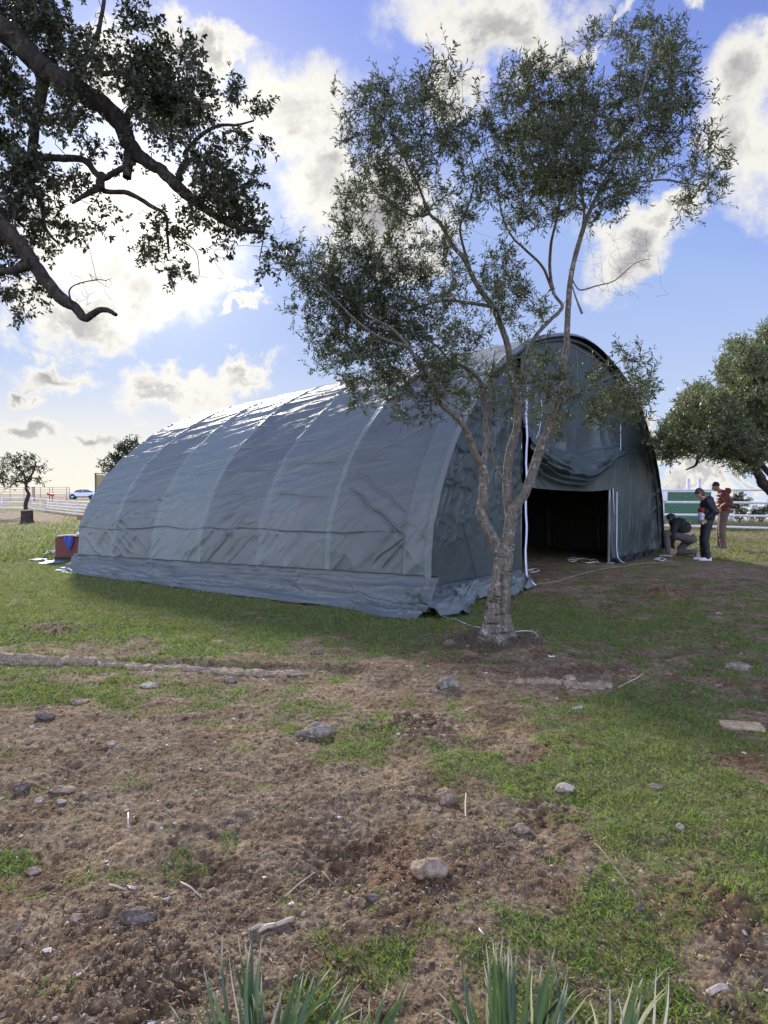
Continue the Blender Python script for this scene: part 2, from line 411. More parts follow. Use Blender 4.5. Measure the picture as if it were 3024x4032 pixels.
def TAPER(a): return 1-.155*np.clip(np.asarray(a, float)/TL, 0, 1.02)
RIBS = [0.0, 1.62, 3.0, 4.42, 5.72, 6.95, 8.2]
nl, na = 600, 920
l = np.linspace(-.06, TL+.06, nl); t = np.concatenate([np.linspace(0, ARC+.4, 800), np.linspace(ARC+.4, 2*ARC, 121)[1:]])
L_, T_ = np.meshgrid(l, t, indexing='ij'); L_ = L_.ravel(); T_ = T_.ravel()
x, zz, nx, nz = arch(T_)
d = np.zeros_like(L_)
# tautness between the arches, a ridge over each arch
bay = np.interp(L_, RIBS, range(len(RIBS))); fr = bay - np.floor(bay)
d -= .018*np.sin(np.pi*np.clip(fr, 0, 1))**.8*sstep(T_, .2, 1.2)
ribd = np.min([np.abs(L_-r) for r in RIBS], axis=0)
d += .012*np.exp(-(ribd/.03)**2)
lapside = np.min([np.where(L_ >= r, L_-r, 9) for r in RIBS[1:-1]], axis=0)
d += .010*(lapside < .11) - .012*np.exp(-((lapside-.13)/.02)**2)
d += .010*np.exp(-((L_-.34)/.018)**2)
# packing folds: long creases at constant height, each a little wavy
for k, (t0, amp, a0, a1) in enumerate([(1.02,.018,.3,8.2),(1.62,.012,1.4,8.2),(2.18,.014,1.0,8.2),(2.80,.011,1.5,8.2),(3.40,.012,.4,8.2),(4.05,.010,.3,8.2),(4.75,.009,.3,8.2),(5.4,.008,0,8.2),(6.1,.008,0,8.2)]):
    tw = t0 + (fbm(L_*.6, L_*0+k, 3, 50+k)-.5)*.16
    q_ = (T_-tw)
    win = sstep(L_, a0, a0+.25)*(.5+.5*sstep(vn(L_*1.3, L_*0+k*3, 90+k), .25, .6))
    d += amp*1.05*win*(np.exp(-(q_/.013)**2)*1.0 - .9*np.exp(-((q_+.028)/.022)**2))
    d += .004*win*np.exp(-((q_-.09)/.10)**2)
for k in range(5):   # cross packing folds
    lw = [.85, 2.35, 3.7, 5.05, 6.3][k] + (fbm(T_*.8, T_*0+k, 3, 60+k)-.5)*.08
    d += .005*(np.exp(-((L_-lw)/.014)**2) - .7*np.exp(-((L_-lw-.03)/.02)**2))
def aniso(u, v, ang, su, sv, s, p=2.0):
    c, q2 = math.cos(ang), math.sin(ang)
    a = (u*c+v*q2)*su; b2 = (-u*q2+v*c)*sv
    wob = (fbm(u*1.1, v*1.1, 3, s+9)-.5)*1.6
    return ridge(a, b2+wob, s, p)
# slack drapes: slanting long wrinkles across the bays, steeper low down
low = 1-sstep(T_, .9, 2.0); mid = sstep(T_, .6, 1.4)*(1-sstep(T_, 4.2, 6.0))
first = 1-sstep(L_, 1.2, 1.9)
msk = sstep(fbm(L_*.8+3, T_*.8, 3, 71), .36, .62)
d += .028*mid*msk*(1-.75*first)*(aniso(L_, T_, R(-14), .55, 4.2, 101)-.4)
d += .014*mid*(1-.55*first)*(aniso(L_, T_, R(-7), .7, 8.0, 111, 2.6)-.3)
d += .012*mid*(1-.7*first)*(aniso(L_, T_, R(-20), .6, 5.5, 113, 3.)-.25)
d += .012*sstep(T_, 2, 5)*(aniso(L_, T_, R(-24), .9, 7.0, 118)-.4)
d += .050*low*sstep(fbm(L_*.7, T_*.9+4, 3, 75), .30, .6)*(aniso(L_, T_, R(-38), .8, 3.2, 121, 1.6)-.4)
d += .018*low*(aniso(L_, T_, R(-52), 1.2, 7.0, 131)-.4)
d += .022*low*(aniso(L_, T_, R(35), 1.2, 6.0, 137)-.4)*sstep(fbm(L_*.7+9, T_, 2, 139), .4, .7)
# few sharp diagonal pulls by the front edge
def crease(l0, t0, l1, t1, amp, w=.014):
    u = np.array([l1-l0, t1-t0]); n_ = np.hypot(*u); u /= n_
    s_ = (L_-l0)*u[0]+(T_-t0)*u[1]; q_ = -(L_-l0)*u[1]+(T_-t0)*u[0] + (vn(s_*4, s_*0, 9)-.5)*.05
    return 1.0*amp*sstep(s_, -.05, .1)*(1-sstep(s_, n_-.15, n_))*(np.exp(-(q_/w)**2)-.6*np.exp(-((q_+w*2)/(w*1.8))**2))
for c_ in [(.35,1.0,1.5,1.72,.030),(.38,1.02,1.35,1.55,.022),(.36,1.3,1.5,2.0,.018),(.33,2.9,1.3,2.3,.016),(.35,3.3,.9,2.7,.02),(.5,2.7,.9,3.3,.018),(.7,2.4,1.2,2.6,.014),(.35,.95,.75,.45,.025),(.35,1.0,.9,.55,.022),(.4,3.9,1.3,3.5,.012)]:
    d += crease(*c_)
d *= (sstep(T_, 0, .35)*.85+.15)*(1-.86*np.exp(-((T_-ARC)/2.7)**2))
d += (fbm(L_*5, T_*5, 4, 88, .55)-.5)*.012
# hem roll at the two ends
endr = np.minimum(L_+.06, TL+.06-L_)
d -= .05*(1-sstep(endr, 0, .05))
X = x+nx*d; Z = (zz+nz*d)*TAPER(L_)
me = rawmesh('roof_cover', np.stack([X, L_, Z], 1), gridfaces(nl, na)[:, ::-1])
tone = np.select([bay < 1, bay < 2, bay < 3, bay < 4, bay < 5], [.1, .35, .15, .7, .35], .55)
tone = np.clip(tone + .55*(lapside < .11) + .3*(L_ < .34), 0, 1)
addcol(me, 'panel', np.stack([tone, fbm(L_*1.1, T_*1.1, 3, 5), tone*0], 1))
cover = link('roof_cover', me, FAB, tent)

# side skirt: leaves the wall under a long pull line and trails out over the grass
def skirt(sgn, L0, L1, name, seed, out=.46):
    nl2, nv = 520, 110
    l2 = np.linspace(L0, L1, nl2); v2 = np.linspace(0, 1, nv)
    a, v = np.meshgrid(l2, v2, indexing='ij'); a = a.ravel(); v = v.ravel()
    zt = .46 - .020*a + (vn(a*.9, a*0, seed)-.5)*.05
    gather = np.exp(-(a/.22)**2)
    o_ = out*(.85+.3*fbm(a*.9, a*0, 3, seed+1)) + .16*np.exp(-((a-.25)/.5)**2)
    w = v**1.25
    X0 = 5.50 + .025 + o_*w
    Z0 = zt*(1-v)**1.55*(1-.10*np.sin(v*np.pi)) + .012
    # long soft folds running with the wall, then short radial ones
    f = .060*(ridge(a*.55+(fbm(a*.9, v*2, 3, seed+2)-.5)*1.5, v*3.4+(fbm(a*.8, v, 3, seed+3)-.5)*1.8, seed+4, 1.7)-.35)
    f += .026*(ridge(a*1.1, v*8+(fbm(a*1.2, v*2, 3, seed+5)-.5)*2.5, seed+6, 2)-.35)
    f += .030*(ridge(a*4.3+v*2.2+(fbm(a*2, v*3, 3, seed+7)-.5)*2.2, v*1.1, seed+8, 2.2)-.3)*sstep(fbm(a*1.3, v, 2, seed+9), .4, .62)
    f += .010*(ridge(a*9+(fbm(a*5, v*6, 2, seed+10)-.5)*3, v*6, seed+11, 2)-.3)
    f += .05*gather*(ridge(a*9, v*2, seed+12, 1.5)-.3)
    e = np.sin(np.pi*np.clip(v*.93+.04, 0, 1))**.6
    nz_ = .35+.65*v; nx_ = 1-.6*v
    Z1 = np.maximum(Z0 + f*e*nz_, .006+.01*np.abs(f)*10); X1 = X0 + f*e*nx_
    X1 = X1*sgn
    Z1 = Z1 + tentfloor(X1, a)*sstep(v, .2, 1) + .012*(v > .97)*0
    mm = rawmesh(name, np.stack([X1, a, Z1], 1), gridfaces(nl2, nv) if sgn < 0 else gridfaces(nl2, nv)[:, ::-1])
    addcol(mm, 'panel', np.stack([.05+.2*v, fbm(a*2, v*2, 3, 3), v*0], 1))
    return link(name, mm, FAB, tent)
skirt(-1, -.22, TL+.1, 'side_skirt', 200)
skirt(1, -.02, TL+.1, 'side_skirt', 260, .25)
mb = MB()   # lacing rope that marks the line where the skirt is drawn in
mb.tube([(-5.55-.01*math.sin(i), -.02+i*(TL+.1)/60, .47-.020*i*(TL/60)+.006*math.sin(i*2.1)) for i in range(61)], .007, 5)
mb.build('hem_cord', FABD, tent)

# arch tubes inside
for r_ in RIBS[:-1]+[TL-.02]:
    mb = MB(); ti = np.linspace(.02, 2*ARC-.02, 60); xx, z3, nx3, nz3 = arch(ti)
    mb.tube([(xx[i]-nx3[i]*.11, r_+.05, max(0, z3[i]-nz3[i]*.11)*float(TAPER(r_))) for i in range(60)], .03, 8); mb.build('arch_tube', SHADEPIPE, tent)

# end walls -------------------------------------------------------------
JL, JR = -2.50, 2.10
def endpanel(name, x0, x1, zbot, seed, ybase=.16, pleat=0, kind=0, nx_=300, nz_=300, flip=False, y0=0):
    """sheet between x0..x1 from zbot up to the arch; local y grows inward"""
    u = np.linspace(0, 1, nx_); w = np.linspace(0, 1, nz_)
    U, W = np.meshgrid(u, w, indexing='ij'); U = U.ravel(); W = W.ravel()
    # the sheet follows the arch edge: rows are drawn in sideways as the arch narrows
    zt_all = 4.46
    if kind == 0:
        Zt = zbot + (zt_all-zbot)*0
    x = x0+(x1-x0)*U
    zt = top_at(x)-.03
    Zv = zbot + np.maximum(zt-zbot, .02)*W
    edge = np.minimum(np.maximum(zt-Zv, 0)*1.0, np.maximum(np.interp(Zv, az_, ax_)-np.abs(x), 0))
    rec = ybase*sstep(edge, 0, .30) + .02
    f = .018*(fbm(x*2.2, Zv*2.2, 4, seed)-.5)*2
    pl = np.exp(-(edge/.28)**2)
    ang_ = R(-62) if x0 < 0 else R(62)
    f += pl*.055*(aniso(x, Zv, ang_, 1.2, 7.5, seed+1, 1.4)-.4)
    if kind == 1:      # left wall: crumpled packing wrinkles, smooth lower middle
        f += .040*sstep(Zv, 1.0, 1.7)*(ridge(x*2.2+(fbm(x*2, Zv*2, 3, seed+3)-.5)*2.6, Zv*2.6+(fbm(x*2+9, Zv*2, 3, seed+4)-.5)*2.6, seed+5, 2.4)-.3)
        f += .020*sstep(Zv, .5, 1.2)*(ridge(x*5+(fbm(x*3, Zv*3, 3, seed+6)-.5)*3, Zv*4, seed+7, 2)-.3)
        f += .010*(ridge(x*1.8, Zv*.35, seed+8, 2.4)-.3)
        f += .02*np.exp(-((x+4.05+(Zv-.7)*.55)/.02)**2)*(Zv < 1.1)*(Zv > .15)
        f += .012*np.exp(-((x+3.45)/.012)**2)*sstep(Zv, .9, 1.2)
    if kind == 2:      # right wall: vertical drape folds
        vf = ridge(x*4.6+(fbm(x*1.2, Zv*.5, 3, seed+3)-.5)*1.6, Zv*.28, seed+5, 1.5)
        f += .075*sstep(Zv, .35, .9)*(1-sstep(Zv, 1.7, 2.6)*.75)*(vf-.35)
        f += .020*(ridge(x*9.5+(fbm(x*2, Zv*.6, 3, seed+6)-.5)*1.5, Zv*.4, seed+7, 1.5)-.35)*(1-sstep(Zv, 2.0, 2.8)*.6)
        f += .03*(1-sstep(Zv, .05, .4))*(ridge(x*6, Zv*3, seed+9, 1.5)-.3)
    Y = y0 + rec - f
    Zw = Zv + (tentfloor(x, Y)*(W < .001) if zbot < .05 else 0)
    Fc = gridfaces(nx_, nz_); Fc = Fc[:, ::-1] if flip else Fc
    mm = rawmesh(name, np.stack([x, Y, Zw], 1), Fc)
    addcol(mm, 'panel', np.stack([.3+0*x, fbm(x*1.3, Zv*1.3, 3, seed+2), x*0], 1))
    return link(name, mm, FABD, tent)
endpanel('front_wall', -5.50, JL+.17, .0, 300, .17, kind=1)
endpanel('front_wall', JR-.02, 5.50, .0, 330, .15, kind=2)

# centre sheet: gable, loose curtain, swag and hem, with the slit beside the left zip
nu, nv = 330, 460
u = np.linspace(0, 1, nu); w = np.linspace(0, 1, nv)
U, W = np.meshgrid(u, w, indexing='ij'); U = U.ravel(); W = W.ravel()
ZH = 1.60
zsag = 2.14 + .24*U + (fbm(U*2.6, U*0, 3, 410)-.5)*.16 - (.46-.06*U)*(1-(2*U-1)**2)            # catenary the cloth is gathered on
hem = ZH + .10*(U-.5)*0 - .05*(1-(2*U-1)**2) + (vn(U*3, U*0, 4)-.5)*.03
ztop = top_at(JL+(JR-JL)*U)-.03
Zc = hem + (ztop-hem)*W**1.15
leftin = -.06*sstep(Zc, 2.7, 3.0) + .19*sstep(Zc, 1.95, 2.25)*(1-sstep(Zc, 2.35, 2.8)) + .16*(1-sstep(Zc, 1.9, 2.2))
rightin = .04*(1-sstep(Zc, 2.2, 2.6))
xl = JL + .01 + leftin; xr = JR - .02 - rightin
Xc = xl + (xr-xl)*U
q_ = Zc - zsag
body_ = sstep(q_, -.02, .35)
f = .15*body_*(1-sstep(Zc, 2.6, 3.9))*(ridge(U*5.2+(fbm(U*3, Zc*.7, 3, 401)-.5)*1.1, Zc*.35+7, 402, 1.3)-.35)
f += .045*(1-sstep(Zc, 3.3, 4.0)*.6)*(ridge(U*9+(fbm(U*3, Zc*.8, 3, 403)-.5)*1.6, Zc*.6, 404, 1.6)-.3)
f += .15*np.exp(-((q_-.15)/.22)**2)*(1-.6*(2*U-1)**2)*(.35+1.2*vn(U*5, q_*4, 9))        # belly above the gather
f += .075*np.exp(-((q_-.02)/.035)**2)+.085*np.exp(-((q_+.085)/.030)**2)*(1-.3*U)+.065*np.exp(-((q_+.17)/.028)**2)*(1-(2*U-1)**2)
f -= .05*np.exp(-((q_+.035)/.022)**2)
f += .10*np.exp(-((q_+.05)/.12)**2)
f += .07*(ridge(U*6+q_*5, q_*8+U*2, 409, 2)-.3)*np.exp(-((q_-.12)/.3)**2)
f += .03*(1-body_)*(ridge(U*5, q_*3+2, 405, 1.5)-.3) + .02*(fbm(U*8, Zc*3, 4, 406)-.5)
Yc = .10 - f
me = rawmesh('door_curtain', np.stack([Xc, Yc, Zc], 1), gridfaces(nu, nv))
addcol(me, 'panel', np.stack([.3+0*Xc, fbm(Xc*1.3, Zc*1.3, 3, 7), Xc*0], 1))
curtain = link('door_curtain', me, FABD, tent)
# seam tapes in the gable
for x0_ in (-.55, .28):
    mb = MB(); mb.tube([(x0_, -.045-.02*math.sin(i*.4), 3.2+i*.11) for i in range(10)], .008, 4); mb.build('gable_seam', FAB, curtain)

# rear wall
u = np.linspace(-5.5, 5.5, 120); w = np.linspace(0, 1, 60); U, W = np.meshgrid(u, w, indexing='ij'); U = U.ravel(); W = W.ravel()
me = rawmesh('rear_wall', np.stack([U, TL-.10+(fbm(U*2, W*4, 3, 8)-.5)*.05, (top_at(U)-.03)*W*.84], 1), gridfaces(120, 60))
addcol(me, 'panel', np.full((len(U), 3), .3)); link('rear_wall', me, simple('shade_black_rear_tarpaulin', (.005, .007, .007), .8), tent)  # rear wall colour blackened to stand in for interior shade

# door posts, zip tapes, feet
for xj, sg in ((JL+.17, 1), (JR, -1)):
    f0 = float(tentfloor(xj, .1))
    mb = MB(); mb.tube([(xj+sg*.03, .21, f0), (xj+sg*.03, .21, 3.4)], .030 if sg < 0 else .016, 10)
    mb.box((xj+sg*.05, .17, f0+.012), (.16, .12, .02), bev=.004)
    mb.build('door_post', STEEL, tent)
mb = MB()
def tape(pts, w_, th_=.006):
    V = []; Fs = []
    for i, p in enumerate(pts):
        p = Vector(p); V += [p+Vector((-w_/2, 0, 0)), p+Vector((w_/2, 0, 0)), p+Vector((w_/2, th_, 0)), p+Vector((-w_/2, th_, 0))]
    for i in range(len(pts)-1):
        for j in range(4): Fs.append((i*4+j, i*4+(j+1) % 4, i*4+4+(j+1) % 4, i*4+4+j))
    mb.add(V, Fs)
fl = float(tentfloor(JL, 0))
tape([(JL+.12, -.10, fl+.03), (JL-.0, -.07, fl+.10), (JL-.09, -.04, fl+.22)]+[(JL-.10+.004*math.sin(i*.9), -.03+.01*math.sin(i*1.7), fl+.4+i*.2) for i in range(15)], .066)
mb.build('door_zip', ZIP, tent)
mb = MB(); fl = float(tentfloor(JR, 0))
tape([(JR+.02, -.12, fl+.02), (JR-.10, -.08, fl+.06), (JR-.20, -.04, fl+.16)]+[(JR-.24+.006*math.sin(i*.9), -.03, fl+.35+i*.2) for i in range(7)], .038)
mb.build('door_zip', ZIP, tent)
mb = MB(); tape([(JR-.14+.01*math.sin(i), -.06, 2.42+i*.12) for i in range(7)], .022); mb.build('door_zip', ZIP, tent)
mb = MB()   # second tape hanging in the slit
tape([(JL+.36, -.07, 3.05), (JL+.37, -.08, 2.8), (JL+.34, -.05, 2.55), (JL+.30, -.02, 2.42)], .018)
mb.build('door_zip', ZIP, tent)
mb = MB(); mb.box((JR-.06, -.12, 2.36), (.42, .05, .05), Matrix.Rotation(R(-4), 3, 'Y'), .012); mb.box((JR-.1, -.13, 2.42), (.07, .05, .16), bev=.01)
mb.build('tie_strap', BLACK, tent)
mb = MB(); mb.box((-5.36, -.03, .42), (.14, .06, .06), bev=.01); mb.build('tie_strap', BLACK, tent)
mb = MB(); mb.tube([(JR-.12, .1, 1.62), (JR-.16, .08, 1.4), (JR-.14, .07, 1.2), (JR-.10, .08, 1.05)], .008, 5); mb.build('pull_cord', WHITE, tent)

# ground flap along the left front wall: crumpled hem lying outward
nl2, nv = 460, 120
a, v = np.meshgrid(np.linspace(-5.75, JL+.02, nl2), np.linspace(0, 1, nv), indexing='ij'); a = a.ravel(); v = v.ravel()
o_ = .16+.44*fbm(a*1.7, a*0, 3, 501)+.30*np.exp(-((a+5.35)/.4)**2)-.10*sstep(a, -3.4, -2.5)
f = .20*(ridge(a*2.1+v*1.5+(fbm(a*1.5, v*2, 3, 502)-.5)*2.2, v*.8, 503, 1.3)-.25)+.06*(ridge(a*6+v*3+(fbm(a*3, v*3, 3, 504)-.5)*2.5, v*2, 505, 1.8)-.3)+.04*(ridge(a*1.2, v*4+(fbm(a*2, v*2, 3, 506)-.5)*2, 507, 1.5)-.3)
Zf = .24*(1-v)**1.3+.02+np.maximum(f, -.02)*np.sin(np.pi*np.clip(v*.85+.02, 0, 1))**.8*.75
Yf = .14-o_*v-f*.35*np.sin(np.pi*v)
Xf = a - .10*v*np.sin(a*3)
Zf = np.maximum(Zf, .008)+tentfloor(Xf, Yf)*v
me = rawmesh('front_skirt', np.stack([Xf, Yf, Zf], 1), gridfaces(nl2, nv)[:, ::-1]); addcol(me, 'panel', np.stack([.3+0*a, v, v*0], 1))
link('front_skirt', me, FAB, tent)
# right side: flatter hem
a, v = np.meshgrid(np.linspace(JR+.05, 5.5, 200), np.linspace(0, 1, 40), indexing='ij'); a = a.ravel(); v = v.ravel()
f = .05*(ridge(a*4+v*2, v*2, 521, 1.5)-.2)
Yf = .14-(.12+.1*fbm(a*2, a*0, 3, 522))*v; Zf = np.maximum(.10*(1-v)**1.2+f*np.sin(np.pi*v), .006)+tentfloor(a, Yf)*v
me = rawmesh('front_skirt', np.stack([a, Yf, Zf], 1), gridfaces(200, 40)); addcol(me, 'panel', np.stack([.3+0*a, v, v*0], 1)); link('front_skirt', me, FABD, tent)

# bare pole standing inside
pp = G(2290, 2157)
pole = MB(); pole.tube([(0, 0, 0), (-.02, 0, .9), (-.10, .05, 3.6)], .016, 8); pole.box((0, 0, .01), (.10, .10, .015), bev=.003)
po = pole.build('tent_pole', STEEL); po.location = pp; tag(po, 'thin grey pole leaning upright inside the dark tent doorway', 'pole')

# ------------------------------------------------------------------ trees
def leafmesh(name, pos, dr, up, ln, wd, fold=.25, mid=.42, droop=0.0):
    """kite-shaped leaves, each its own island"""
    pos = np.asarray(pos, float); n = len(pos)
    dr = dr/(np.linalg.norm(dr, axis=1, keepdims=True)+1e-9)
    sd = np.cross(dr, up); sd /= (np.linalg.norm(sd, axis=1, keepdims=True)+1e-9); nm = np.cross(sd, dr)
    ln = np.broadcast_to(ln, (n,))[:, None]; wd = np.broadcast_to(wd, (n,))[:, None]
    V = np.empty((n, 4, 3))
    V[:, 0] = pos; V[:, 1] = pos+dr*ln*mid+sd*wd*.5+nm*wd*fold; V[:, 2] = pos+dr*ln-nm*ln*droop; V[:, 3] = pos+dr*ln*mid-sd*wd*.5+nm*wd*fold
    return rawmesh(name, V.reshape(-1, 3), np.arange(n*4).reshape(n, 4), smooth=False)
def unit(v): return v/(np.linalg.norm(v, axis=-1, keepdims=True)+1e-9)

class Tree:
    def __init__(s, seed): s.r = np.random.default_rng(seed); s.nodes = []; s.rad = []; s.limbs = []; s.twigs = []
    def limb(s, pts, r0, r1, sub=6, wob=.3):
        """pts: world points; densify by Catmull-Rom"""
        p = [np.array(q, float) for q in pts]; n = len(p)
        out = []
        for i in range(n-1):
            a = p[max(i-1, 0)]; b = p[i]; c = p[i+1]; d = p[min(i+2, n-1)]
            for k in range(sub):
                t = k/sub
                out.append(.5*((2*b)+(-a+c)*t+(2*a-5*b+4*c-d)*t*t+(-a+3*b-3*c+d)*t**3))
        out.append(p[-1]); out = np.array(out)
        u = np.linspace(0, 1, len(out)); rr = r0+(r1-r0)*u
        out[1:-1] += (s.r.random((len(out)-2, 3))-.5)*wob*rr[1:-1, None]
        s.limbs.append((out, rr)); s.nodes += list(out[1:]); s.rad += list(rr[1:]); return out
    def grow(s, targets, seg=.12, rmin=.0016, gain=.010, jit=.25, maxr=.02, bias=None):
        T = np.array(targets); N = np.array(s.nodes); Rd = np.array(s.rad)
        d0 = np.array([np.min(np.linalg.norm(N-t, axis=1)) for t in T])
        cap = len(N)+len(T)*14; NN = np.empty((cap, 3)); RR_ = np.empty(cap); k = len(N); NN[:k] = N; RR_[:k] = Rd
        dirs = np.zeros_like(T)
        for i in np.argsort(d0):
            t = T[i]; dd_ = NN[:k]-t
            dist = np.sqrt((dd_**2).sum(1)) + (0 if bias is None else np.maximum(dd_[:, 2], 0)*bias)
            j = int(np.argmin(dist)); a = NN[j]; L = np.linalg.norm(t-a)
            if L < .02: dirs[i] = s.r.normal(size=3); continue
            ns = max(2, min(12, int(L/seg)+1)); u = np.linspace(0, 1, ns+1)[:, None]
            off = s.r.normal(size=3)*L*jit*.5; off2 = s.r.normal(size=3)*L*jit*.3
            path = a+(t-a)*u+off*np.sin(np.pi*u)+off2*np.sin(2*np.pi*u)+np.array([0, 0, -.06*L])*np.sin(np.pi*u)
            r0 = min(RR_[j]*.65, rmin+gain*L, maxr); rr = r0+(rmin-r0)*u[:, 0]
            s.twigs.append((path, rr)); dirs[i] = path[-1]-path[-2]
            q = min(len(path)-1, cap-k); NN[k:k+q] = path[1:1+q]; RR_[k:k+q] = rr[1:1+q]; k += q
        return unit(dirs)
    def tubes(s, which, k, taperk=None):
        Vs = []; Fs = []; b = 0
        for path, rr in which:
            n = len(path); t = np.gradient(path, axis=0); t = unit(t)
            ref = np.array([.3, .2, 1.0]) if abs(t[0][2]) < .9 else np.array([1.0, .1, 0])
            u = unit(np.cross(t, ref)); w = np.cross(t, u); an = np.arange(k)*2*np.pi/k
            ring = path[:, None, :]+rr[:, None, None]*(np.cos(an)[None, :, None]*u[:, None, :]+np.sin(an)[None, :, None]*w[:, None, :])
            Vs.append(ring.reshape(-1, 3)); i, j = np.meshgrid(np.arange(n-1), np.arange(k), indexing='ij')
            i = i.ravel(); j = j.ravel(); jn = (j+1) % k
            Fs.append(b+np.stack([i*k+j, i*k+jn, (i+1)*k+jn, (i+1)*k+j], 1)); b += n*k
        return np.concatenate(Vs), np.concatenate(Fs)

def barkmat(name, c1, c2, c3, lichen, sc=1.0, lk=.5):
    m, h, b, o = material(name); ob = h.n('ShaderNodeTexCoord').outputs['Object']
    mp = h.n('ShaderNodeMapping'); h.put(mp.inputs[0], ob); mp.inputs['Scale'].default_value = (1, 1, .35); n1 = h.noise(mp.outputs[0], 38*sc, 7, .7, .6); n2 = h.noise(ob, 9*sc, 5, .6); n3 = h.noise(ob, 11*sc, 7, .72)
    c = h.ramp(n1, [(.32, c1), (.5, c2), (.68, c3)])
    c = h.mix(h.m('MULTIPLY', h.mr(n3, .58-lk*.14, .68-lk*.14), h.mr(n2, .40, .55)), c, lichen)
    h.put(b.inputs['Base Color'], c); b.inputs['Roughness'].default_value = .9; b.inputs['Specular IOR Level'].default_value = .2
    bp = h.n('ShaderNodeBump'); bp.inputs['Strength'].default_value = 1.0; bp.inputs['Distance'].default_value = .02
    h.put(bp.inputs['Height'], h.m('ADD', n1, n2)); h.put(b.inputs['Normal'], bp.outputs[0]); return m
OLBARK = barkmat('olive_bark', (.045, .038, .030), (.14, .122, .098), (.24, .215, .175), (.34, .35, .28), 1.6, .35)
OKBARK = barkmat('oak_bark', (.012, .010, .008), (.035, .029, .023), (.07, .06, .048), (.10, .11, .08), 1.0, .3)
OLTWIG = simple('olive_twig', (.13, .11, .09), .9, var=.3)
OKTWIG = simple('oak_twig', (.06, .048, .04), .9, var=.3)
OLLEAF = leafmat('olive_leaf', [(.032, .042, .020), (.052, .066, .030), (.08, .095, .048), (.042, .055, .026), (.15, .17, .11)], .62, .26, (1.3, 1.35, .7), .22)
OKLEAF = leafmat('oak_leaf', [(.022, .030, .014), (.035, .045, .02), (.055, .065, .035), (.03, .036, .018)], .45, .16, (1.5, 1.3, .6), .45)

def rough_tubes(T, name, mat, parent, k=18, amp=.12, seed=1, loc=None, extra=None):
    """limb surfaces with lumpy bark"""
    V, Fq = T.tubes(T.limbs, k)
    cen = []; rad = []
    for path, rr in T.limbs: cen.append(np.repeat(path, k, 0)); rad.append(np.repeat(rr, k))
    cen = np.concatenate(cen); rad = np.concatenate(rad); o_ = V-cen; ang = np.arctan2(o_[:, 1], o_[:, 0])
    lump = (fbm(V[:, 2]*5+V[:, 1]*5, V[:, 0]*6, 3, seed)-.5)*2
    fl = (ridge(ang*2.2+V[:, 2]*1.2, V[:, 2]*1.6, seed+3, 1)-.5)*.8
    kn = (fbm(V[:, 0]*22+V[:, 1]*13, V[:, 2]*22, 3, seed+5)-.5)*1.3
    V = cen+o_*(1+amp*(lump+fl+kn))[:, None]
    if extra is not None: V = extra(V, cen, rad)
    me = rawmesh(name, V-np.array(loc), Fq); ob = link(name, me, mat, parent); return ob

def shoots(T, tips, dirs, per, length, leaves, leaf_l, leaf_w, spread, up_bias, seed, pair=True, angle=50, whorl=False):
    """leafy end shoots; returns leaf arrays and shoot paths"""
    r = np.random.default_rng(seed); Pp = []; Dd = []; Up = []; paths = []
    for t, d in zip(tips, dirs):
        for k in range(per):
            dv = unit(d*.7+r.normal(size=3)*spread+np.array([0, 0, up_bias])); L = length*(.6+.8*r.random())
            st = t-d*L*.35*r.random(); bend = r.normal(size=3)*.25
            u = np.linspace(0, 1, 5)[:, None]; path = st+dv*L*u+bend*L*u*u*.5; paths.append((path, np.linspace(.0022, .0009, 5)*(leaf_l/.055)))
            nl_ = int(leaves*(.7+.6*r.random())); uu = (np.arange(nl_)+.5)/nl_ if not whorl else 1-(r.random(nl_)**1.7)*.9
            idx = uu*4; i0 = np.minimum(idx.astype(int), 3); fr_ = (idx-i0)[:, None]
            pp_ = path[i0]*(1-fr_)+path[i0+1]*fr_; ax = unit(dv+bend*uu[:, None])
            sd = unit(r.normal(size=(nl_, 3))); sd = unit(sd-ax*(sd*ax).sum(1, keepdims=True))
            a_ = np.radians(angle+r.normal(size=nl_)*14)[:, None]
            Pp.append(pp_); Dd.append(ax*np.cos(a_)+sd*np.sin(a_)); Up.append(unit(r.normal(size=(nl_, 3))+np.array([0, 0, .8])))
    return np.concatenate(Pp), np.concatenate(Dd), np.concatenate(Up), paths

def clusters(cl, conv, Y0, ysp, dens, r, rs_=1.0, zback=0):
    T = []
    for c in cl:
        px, py, rad = c[:3]; k = c[3] if len(c) > 3 else 1.0
        px, py, rad = conv(px, py, rad); n = max(2, int(dens*k*(rad/100.0)**2))
        yc = Y0+r.normal()*ysp
        for _ in range(n):
            v = unit(r.normal(size=3))*r.random()**.45
            T.append(np.array(P(px+v[0]*rad*1.14, py+v[2]*rad*1.14, yc+v[1]*max(ysp*.8, rad/2700*Y0*1.2))))
    return T

